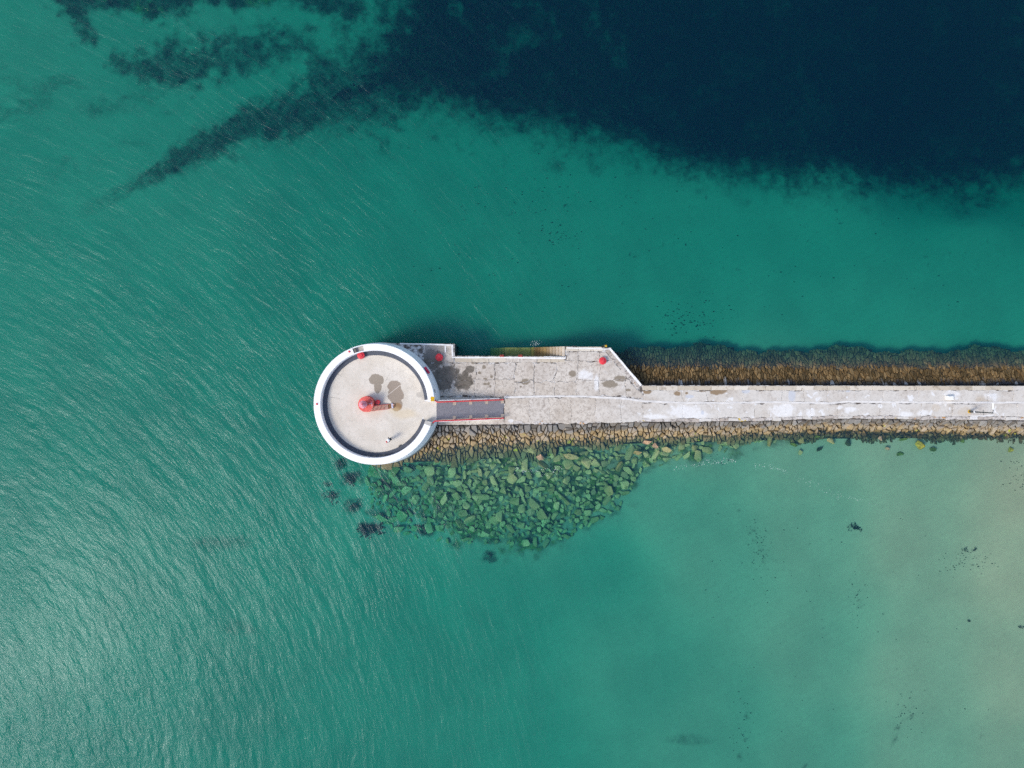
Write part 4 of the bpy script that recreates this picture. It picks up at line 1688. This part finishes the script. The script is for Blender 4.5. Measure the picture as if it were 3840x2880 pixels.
# ------------------------------------------------------------------ person on the platform
def person():
    FX, FY = -14.76, -6.70
    fa = math.radians(200)           # facing
    t_ = thing('person', (FX, FY, PLAT), 'person in a white hat and dark clothes holding something red', 'person')
    f = Vector((math.cos(fa), math.sin(fa), 0))
    sd_ = Vector((-f.y, f.x, 0))     # left side
    up = Vector((0, 0, 1))

    def P(fw, si, h):
        return Vector((FX, FY, PLAT)) + f * fw + sd_ * si + up * h
    J = []
    E = []
    R = []

    def j(p, r, par=None):
        J.append(p)
        R.append(r)
        if par is not None:
            E.append((par, len(J) - 1))
        return len(J) - 1
    pel = j(P(0, 0, .95), (.155, .115))
    wai = j(P(0, 0, 1.10), (.135, .10), pel)
    che = j(P(-.01, 0, 1.30), (.165, .115), wai)
    nec0 = j(P(0, 0, 1.43), (.075, .07), che)
    nec = j(P(.015, 0, 1.50), (.055, .055), nec0)
    hd0 = j(P(.03, 0, 1.57), (.078, .085), nec)
    hd1 = j(P(.035, 0, 1.66), (.082, .095), hd0)
    j(P(.03, 0, 1.72), (.06, .07), hd1)
    nose = j(P(.125, 0, 1.605), (.016, .016), hd0)
    for s in (-1, 1):
        hip = j(P(0, s * .095, .90), (.092, .092), pel)
        kne = j(P(.02 + .02 * s, s * .105, .50), (.062, .062), hip)
        ank = j(P(-.02 + .03 * s, s * .11, .10), (.042, .045), kne)
        j(P(-.05 + .03 * s, s * .11, .045), (.038, .036), ank)
        toe = j(P(.12 + .03 * s, s * .125, .03), (.04, .028), ank)
        sh = j(P(-.01, s * .185, 1.38), (.062, .062), che)
        if s > 0:
            elb = j(P(.05, s * .25, 1.11), (.044, .044), sh)
            wri = j(P(.27, s * .17, 1.05), (.03, .028), elb)
            pal = j(P(.34, s * .15, 1.05), (.038, .02), wri)
            for k in range(4):
                kn = j(P(.39 + (.01 if k in (1, 2) else 0), s * (.12 + .022 * k), 1.045), (.0105, .0105), pal)
                j(P(.415, s * (.12 + .022 * k), 1.02), (.009, .009), kn)
            th = j(P(.35, s * .105, 1.065), (.011, .011), pal)
            j(P(.385, s * .09, 1.055), (.0095, .0095), th)
        else:
            elb = j(P(-.02, s * .27, 1.10), (.044, .044), sh)
            wri = j(P(.06, s * .30, .87), (.03, .028), elb)
            pal = j(P(.075, s * .305, .80), (.02, .038), wri)
            for k in range(4):
                kn = j(P(.045 + .022 * k, s * .305, .745 - (.008 if k in (1, 2) else 0)), (.0105, .0105), pal)
                j(P(.05 + .022 * k, s * .295, .70), (.009, .009), kn)
            th = j(P(.115, s * .295, .79), (.011, .011), pal)
            j(P(.125, s * .285, .755), (.0095, .0095), th)
    me = bpy.data.meshes.new('body')
    me.from_pydata([tuple(p) for p in J], E, [])
    o = bpy.data.objects.new('body', me)
    COL.objects.link(o)
    m = o.modifiers.new('skin', 'SKIN')
    m.use_smooth_shade = True
    for v, r in zip(me.skin_vertices[0].data, R):
        v.radius = r
    me.skin_vertices[0].data[pel].use_root = True
    sub = o.modifiers.new('sub', 'SUBSURF')
    sub.levels = sub.render_levels = 2
    dg = bpy.context.evaluated_depsgraph_get()
    bm_ = bpy.data.meshes.new_from_object(o.evaluated_get(dg))
    bpy.data.objects.remove(o)
    bm_.materials.clear()
    # clothes by height: dark trousers and top, skin above the collar and at the hands
    tt = NT('skin_and_clothes')
    Pp = tt.pos()
    ss = tt.node('SeparateXYZ')
    tt.t.links.new(Pp, ss.inputs[0])
    col = tt.mix(tt.rng(ss.outputs[2], PLAT + .90, PLAT + .92, smooth=False), (0.018, 0.019, 0.026), (0.03, 0.03, 0.036))
    col = tt.mix(tt.rng(ss.outputs[2], PLAT + 1.46, PLAT + 1.475, smooth=False), col, (0.50, 0.30, 0.21))
    tt.bsdf(col, 0.8)
    link('body', bm_, tt.m, t_)
    c = P(.03, 0, 0)
    b = MB()
    b.lathe(c.x, c.y, [(.175, PLAT + 1.66), (.18, PLAT + 1.675), (.115, PLAT + 1.70), (.105, PLAT + 1.77), (.07, PLAT + 1.80), (0, PLAT + 1.805)], 20)
    b.build('sun_hat', M['whitepole'], t_)
    for s in (-1, 1):
        e = P(.108, s * .033, 1.625)
        b = MB()
        b.lathe(e.x, e.y, [(0, e.z - .012), (.012, e.z), (0, e.z + .012)], 8)
        b.build('eye', M['iron'], t_)
    mo = P(.112, 0, 1.56)
    b = MB()
    b.box(mo.x, mo.y, mo.z, .02, .05, .012, fa)
    b.build('mouth', M['oxide'], t_)
    b = MB()
    b.lathe(c.x - f.x * .03, c.y - f.y * .03, [(.075, PLAT + 1.50), (.088, PLAT + 1.58), (.09, PLAT + 1.68), (.07, PLAT + 1.70)], 14, fa + math.radians(70), fa + math.radians(290))
    b.build('hair', M['rust'], t_)
    for s in (-1, 1):
        b = MB()
        q = P(.02, s * .085, 1.60)
        b.box(q.x, q.y, q.z, .035, .02, .055, fa)
        b.build('ear', M['tread'], t_)
    # rucksack on the back, and the red bag held in front
    q = P(-.19, -.03, 1.22)
    b = MB()
    b.box(q.x, q.y, q.z, .17, .30, .42, fa, .05)
    b.build('rucksack', M['iron'], t_)
    q = P(.41, .145, .96)
    b = MB()
    b.box(q.x, q.y, q.z, .13, .24, .20, fa + .3, .04)
    bag = b.build('red_bag', M['red'])
    tag(bag, 'small red bag held in front of the person on the platform', 'bag')


person()

# ------------------------------------------------------------------ boulders of the sunken rubble
ROCKS = []
for k in range(16):
    bm = bmesh.new()
    n = random.choice((9, 10, 12, 14))
    el = random.uniform(0.55, 1.0)
    for i in range(n):
        a = random.uniform(0, 2 * math.pi)
        z = random.uniform(-1, 1)
        r = math.sqrt(1 - z * z) if random.random() < .6 else 0.95
        bm.verts.new((math.cos(a) * r * random.uniform(.85, 1.05), math.sin(a) * r * el * random.uniform(.85, 1.05), max(-.55, min(.36, z * .6))))
    res = bmesh.ops.convex_hull(bm, input=bm.verts)
    bmesh.ops.delete(bm, geom=[g for g in res['geom_interior'] if isinstance(g, bmesh.types.BMVert)], context='VERTS')
    bmesh.ops.bevel(bm, geom=list(bm.edges), offset=0.05, segments=1, affect='EDGES', clamp_overlap=True)
    bmesh.ops.recalc_face_normals(bm, faces=bm.faces)
    me = bpy.data.meshes.new('boulder')
    bm.to_mesh(me)
    bm.free()
    at = me.attributes.new('rnd', 'FLOAT', 'POINT')
    at.data.foreach_set('value', [0.0] * len(me.vertices))
    me.materials.append(M['boulder'])
    ROCKS.append(me)


def boulder(x, y, z, sx, sy, sz, rot, label, group=None, tilt=0.2, mat=None, mesh=None):
    me = mesh or random.choice(ROCKS)
    if mat:
        me = me.copy()
        me.materials.clear()
        me.materials.append(mat)
    o = bpy.data.objects.new('boulder', me)
    o.location = (x, y, z)
    o.scale = (sx, sy, sz)
    o.rotation_euler = (random.uniform(-tilt, tilt), random.uniform(-tilt, tilt), rot)
    COL.objects.link(o)
    return tag(o, label, 'boulder', group)


placed = []
tries = 0
cand = []
fx = np.array([p[0] for p in FAN])
fy = np.array([p[1] for p in FAN])
RP = RNG.uniform(size=(14000, 4))
PXs = fx.min() + RP[:, 0] * (fx.max() - fx.min())
PYs = fy.min() + RP[:, 1] * (fy.max() - fy.min())
DD = poly_dist(PXs, PYs, FAN)
GRID = {}
for px, py, d, u, v in zip(PXs, PYs, DD, RP[:, 2], RP[:, 3]):
    if d < -70 or (d < 0 and (py < 1760 or px > 1900)):
        continue
    dens = 1.0 if (px > 1720 and px < 2620) else 0.5
    dens *= 0.05 + 0.95 * min(1.0, max(0.0, (d + 25) / 110.0))
    if px < 1560:
        dens = 0.42
    if u > dens:
        continue
    k = (CAMZ + 1.2) / FPX
    x, y = (px - 1920) * k, -(py - 1440) * k
    r = (0.33 + 0.64 * v ** 1.8)
    ok = True
    ci, cj = int(x // 1), int(y // 1)
    for a in (-1, 0, 1):
        for c in (-1, 0, 1):
            for (qx, qy, qr) in GRID.get((ci + a, cj + c), ()):
                if (qx - x) ** 2 + (qy - y) ** 2 < (0.63 * (r + qr)) ** 2:
                    ok = False
                    break
    if ok and (x - hx) ** 2 + (y - hy) ** 2 > (7.9 + r) ** 2 and y < float(south_water(x)) - 0.35:
        GRID.setdefault((ci, cj), []).append((x, y, r))
        placed.append((x, y, r))
placed.sort(key=lambda t: -t[2])
zb, _, _ = bed_z(np.array([p[0] for p in placed]), np.array([p[1] for p in placed]))
rest = MB()
for i, ((x, y, r), z) in enumerate(zip(placed, zb)):
    sx, sy = r * random.uniform(.95, 1.3), r * random.uniform(.8, 1.05)
    sz = r * random.uniform(.7, 1.1)
    zc = min(float(z) + sz * 0.42, -0.04 - sz * 0.5)
    rot = random.uniform(0, 2 * math.pi)
    if i < 285:
        boulder(x, y, zc, sx, sy, sz, rot, 'greenish sunken boulder in the rubble fan below the pier', 'boulders of the sunken rubble fan')
    else:
        me = random.choice(ROCKS)
        mt = Matrix.Translation((x, y, zc)) @ Matrix.Rotation(rot, 4, 'Z') @ Matrix.Diagonal((sx, sy, sz, 1))
        rest.add([tuple(mt @ v.co) for v in me.vertices], [tuple(p.vertices) for p in me.polygons], random.random())
if rest.v:
    tag(rest.build('rubble', M['boulder'], None, fix=False), 'small greenish stones filling the sunken rubble fan', 'rubble', kind='stuff')

bare = plain('dry_boulder_top', (0.46, 0.30, 0.18), 0.9, 0.35, 4.0, bump=0.05)
yellow = plain('yellow_weed_boulder', (0.34, 0.33, 0.04), 0.9, 0.4, 2.2, bump=0.05)
green = plain('green_weed_boulder', (0.13, 0.17, 0.03), 0.9, 0.5, 2.4, bump=0.05)
dark = plain('dark_weed_boulder', (0.045, 0.055, 0.022), 0.9, 0.5, 2.4, bump=0.05)
LONE = [
    (2026, 1716, .05, .52, .36, .45, bare, 'brown boulder breaking the surface near the middle of the rubble'),
    (2425, 1658, .05, .62, .50, .45, bare, 'pinkish angular boulder breaking the surface below the slanted quay corner'),
    (2459, 1671, .00, .50, .40, .45, bare, 'wedge shaped brown boulder just right of the pinkish boulder'),
    (2502, 1685, -.15, .62, .50, .40, None, 'broad tan boulder under clear water right of the wedge shaped boulder'),
    (2390, 1697, -.15, .60, .50, .40, None, 'brown faceted boulder below the pinkish boulder'),
    (2140, 1713, -.35, 1.1, .42, .40, None, 'long pale slab shaped boulder lying level in the rubble'),
    (3452, 1668, .05, .62, .85, .55, yellow, 'big yellow topped boulder standing out of the shallows'),
    (3502, 1684, -.55, .42, .40, .35, green, 'round green boulder just right of the yellow topped boulder'),
    (3378, 1703, -.65, .48, .42, .3, green, 'mottled green boulder in the shallows below left of the yellow boulder'),
    (3330, 1683, -.30, .30, .36, .35, bare, 'small brown upright boulder left of the yellow topped boulder'),
    (3304, 1645, -.15, .32, .48, .4, bare, 'reddish boulder at the foot of the revetment'),
    (3390, 1648, -.35, .55, .34, .3, green, 'low brownish green boulder above left of the yellow boulder'),
    (3612, 1652, -.40, .34, .62, .3, green, 'tilted green boulder alone on the pale shallows'),
    (3790, 1687, -.15, .36, .52, .3, yellow, 'orange green boulder alone at the far right shallows'),
    (3188, 1660, -.45, .55, .68, .35, dark, 'dark weed covered boulder near the foot of the revetment'),
    (3118, 1655, -.35, .62, .52, .35, None, 'rounded tan boulder left of the dark weed covered boulder'),
    (3063, 1637, -.20, .42, .36, .38, green, 'bright green weedy boulder close to the revetment'),
    (3013, 1652, -.40, .62, .55, .35, None, 'large round olive boulder left of the bright green boulder'),
    (3073, 1685, -.70, .52, .34, .3, dark, 'flat dark green boulder below the bright green boulder'),
    (2978, 1668, -.45, .50, .40, .3, green, 'green tufted boulder near the right end of the rubble'),
    (3005, 1697, -.75, .40, .48, .3, None, 'brown boulder below the large round olive boulder'),
]
for px, py, zt, sx, sy, sz, mt, lab in LONE:
    p = W(px, py, zt)
    boulder(p.x, p.y, zt - sz * .42, sx * 1.2, sy * 1.2, sz * 1.1, random.uniform(-.5, .5), lab, None, .12, mt)
    placed.append((p.x, p.y, sx))


# ------------------------------------------------------------------ seaweed
def fronds(b, x, y, z, R, n, hmax=0.35, fs=1.0):
    for i in range(n):
        a = random.uniform(0, 2 * math.pi)
        d = R * random.random() ** 0.7 * 0.95
        L = random.uniform(.35, .8) * min(0.9, R) * fs
        w = random.uniform(.05, .14) * min(1.6, R + .35) * fs
        cx, cy = x + d * math.cos(a), y + d * math.sin(a)
        a2 = a + random.uniform(-1.2, 1.2)
        ux, uy = math.cos(a2), math.sin(a2)
        vx, vy = -uy, ux
        z0 = z + random.uniform(0.02, .1)
        z1 = z + random.uniform(.1, hmax)
        bend = random.uniform(-.25, .25) * L
        b.add([(cx - vx * w, cy - vy * w, z0), (cx + vx * w, cy + vy * w, z0),
               (cx + ux * L * .5 + vx * (w + bend), cy + uy * L * .5 + vy * (w + bend), z1), (cx + ux * L * .5 - vx * (w - bend), cy + uy * L * .5 - vy * (w - bend), z1),
               (cx + ux * L + vx * bend, cy + uy * L + vy * bend, z0 + .5 * (z1 - z0))], [(0, 1, 2, 3), (3, 2, 4)])


CLUMPS = [(3208, 1977, .62, 60, 'black branching clump of seaweed alone on the pale sand'),
          (3618, 2064, .34, 24, 'left small black tuft of seaweed above scattered fragments'), (3654, 2060, .30, 22, 'right small black tuft of seaweed above scattered fragments'),
          (1392, 1978, 1.25, 200, 'broad black patch of seaweed at the lower left of the rubble'), (1250, 1862, .85, 110, 'round dark seaweed patch left of the rubble, farthest out'),
          (1312, 1792, .95, 120, 'dark seaweed patch just below the round pier head'), (1322, 1900, .75, 80, 'ragged seaweed patch between the two larger dark patches'),
          (1275, 1735, .65, 60, 'small dark seaweed patch close to the round pier head wall'), (1228, 1820, .45, 40, 'leftmost tiny seaweed patch beside the round dark patch'),
          (1450, 1815, .80, 70, 'dark seaweed patch among the first stones of the rubble'), (1590, 1980, .7, 60, 'dark seaweed patch at the bottom middle of the rubble'),
          (1840, 2085, .7, 60, 'dark seaweed patch at the bottom end of the rubble'), (2080, 1960, .8, 60, 'dark seaweed patch at the right lower corner of the rubble'),
          (2085, 1755, .65, 60, 'black seaweed patch among boulders near the middle of the rubble'), (3825, 2350, .26, 18, 'tiny black tuft of seaweed at the right edge of the shallows'),
          (3630, 2328, .14, 10, 'very small seaweed tuft on the right shallows')]
cz, _, _ = bed_z(np.array([W(c[0], c[1], -1.5).x for c in CLUMPS]), np.array([W(c[0], c[1], -1.5).y for c in CLUMPS]))
for (px, py, R, n, lab), z in zip(CLUMPS, cz):
    q = W(px, py, float(z))
    b = MB()
    for arm in range(4):
        a = random.uniform(0, 6.28)
        cx_, cy_ = q.x, q.y
        for k in range(4):
            fronds(b, cx_, cy_, float(z) + .03, R * random.uniform(.28, .62), max(2, n // (9 if px > 2500 else 24)), .26, random.uniform(.6, .95))
            a += random.uniform(-.9, .9)
            cx_ += R * .36 * math.cos(a) * 1.25
            cy_ += R * .36 * math.sin(a) * .8
    tag(b.build('seaweed_clump', M['weed'], None, fix=False), lab, 'seaweed', 'seaweed clumps')

# the beds: a mass of blades
gx = RNG.uniform(-70, 70, 60000)
gy = RNG.uniform(-54, 54, 60000)
gz, gw, gf = bed_z(gx, gy)
kk = FPX / (CAMZ + 3)
keep = (gw > 0.80) & (RNG.uniform(size=gw.shape) < 0.5) & (poly_dist(1920 + gx * kk, 1440 - gy * kk, FAN) < -20)
b = MB()
for x, y, z in list(zip(gx[keep], gy[keep], gz[keep]))[:9000]:
    fronds(b, float(x), float(y), float(z), random.uniform(.4, .85), 3, .5)
tag(b.build('seaweed_bed', M['weed'], None, fix=False), 'dark beds of seaweed covering the deeper seabed', 'seaweed', kind='stuff')

# loose fragments lying on the sand
b = MB()
fr_pts = []
for (px, py, rx, ry, n) in ((3610, 2090, 90, 40, 120), (3800, 1775, 55, 50, 160), (2840, 2050, 40, 90, 110), (3200, 2230, 30, 110, 60), (3390, 2660, 60, 70, 70),
                            (2780, 2720, 40, 120, 60), (2600, 1190, 130, 60, 170), (2110, 870, 70, 40, 60), (2700, 1720, 60, 20, 30), (2900, 2130, 260, 160, 60),
                            (3300, 2300, 420, 420, 90), (2900, 1000, 900, 250, 110), (2050, 720, 350, 130, 90), (1900, 1000, 500, 120, 50)):
    for i in range(int(n * .55)):
        fr_pts.append((random.gauss(px, rx * .55), random.gauss(py, ry * .55)))
fp = np.array(fr_pts)
k3 = (CAMZ + 2.2) / FPX
fxw, fyw = (fp[:, 0] - 1920) * k3, -(fp[:, 1] - 1440) * k3
fz, _, _ = bed_z(fxw, fyw)
for x, y, z in zip(fxw, fyw, fz):
    s = random.uniform(.03, .085) * (1.4 if y > 0 else 1.0)
    a = random.uniform(0, 6.28)
    v = []
    for k in range(5):
        t = a + k * 1.2566
        rr = s * random.uniform(.5, 1.2)
        v.append((x + rr * 1.5 * math.cos(t), y + rr * .7 * math.sin(t), z + .05 + random.uniform(0, .05)))
    b.add(v, [(0, 1, 2, 3, 4)])
tag(b.build('drift_weed', M['drift'], None, fix=False), 'scattered dark fragments of drift weed on the sand', 'seaweed', kind='stuff')

# weed fringe at the foot of the eastern revetment
b = MB()
for i in range(420):
    x = random.uniform(30, 92)
    y = float(south_water(x)) - random.uniform(-.15, .45)
    fronds(b, x, y, -.35 + random.uniform(-.1, .25), .32, 3, .2)
tag(b.build('weed_fringe', M['weed'], None, fix=False), 'dark fringe of weed along the waterline of the pier', 'seaweed', kind='stuff')

# ------------------------------------------------------------------ splash froth, and ripple glints as white flecks
b = MB()


def fleck(px, py, s):
    q = W(px, py, 0)
    a = random.uniform(0, 6.28)
    n = 5
    b.add([(q.x + s * random.uniform(.6, 1.3) * math.cos(a + k * 2 * math.pi / n), q.y + s * random.uniform(.3, .7) * math.sin(a + k * 2 * math.pi / n), 0.006 + random.uniform(0, .004)) for k in range(n)], [tuple(range(n))])


def fleck_line(pts, n, sp, s0, s1):
    seg = [(math.hypot(c[0] - a[0], c[1] - a[1]), a, c) for a, c in zip(pts[:-1], pts[1:])]
    tot = sum(s[0] for s in seg)
    for i in range(n):
        u = random.random() * tot
        for L, a, c in seg:
            if u <= L:
                t = u / L
                fleck(a[0] + (c[0] - a[0]) * t + random.gauss(0, sp * .4), a[1] + (c[1] - a[1]) * t + random.gauss(0, sp), random.uniform(s0, s1))
                break
            u -= L


fleck_line([(2530, 1757), (2580, 1743), (2650, 1733), (2760, 1729)], 130, 6, .012, .05)  # ripple glints laid down as white flecks
fleck_line([(2830, 1748), (2880, 1750), (2930, 1763), (2960, 1776)], 60, 5, .012, .045)  # more sunlit ripple glints, drawn as flecks
fleck_line([(2980, 1790), (3060, 1820), (3120, 1855), (3180, 1868), (3240, 1880), (3300, 1900)], 80, 7, .012, .042)  # same glints farther along, also white geometry
fleck_line([(1890, 1745), (1950, 1765), (2040, 1770), (2110, 1760)], 90, 9, .015, .06)
fleck_line([(1990, 1296), (2008, 1287), (2030, 1290)], 45, 8, .015, .05)
fleck_line([(1998, 1305), (2004, 1320), (1998, 1330)], 40, 4, .03, .09)
tag(b.build('foam_and_glints', M['foam_and_glints'], None, fix=False), 'white splash froth and ripple glints modelled as flecks on the water', 'foam_and_glints', kind='stuff')
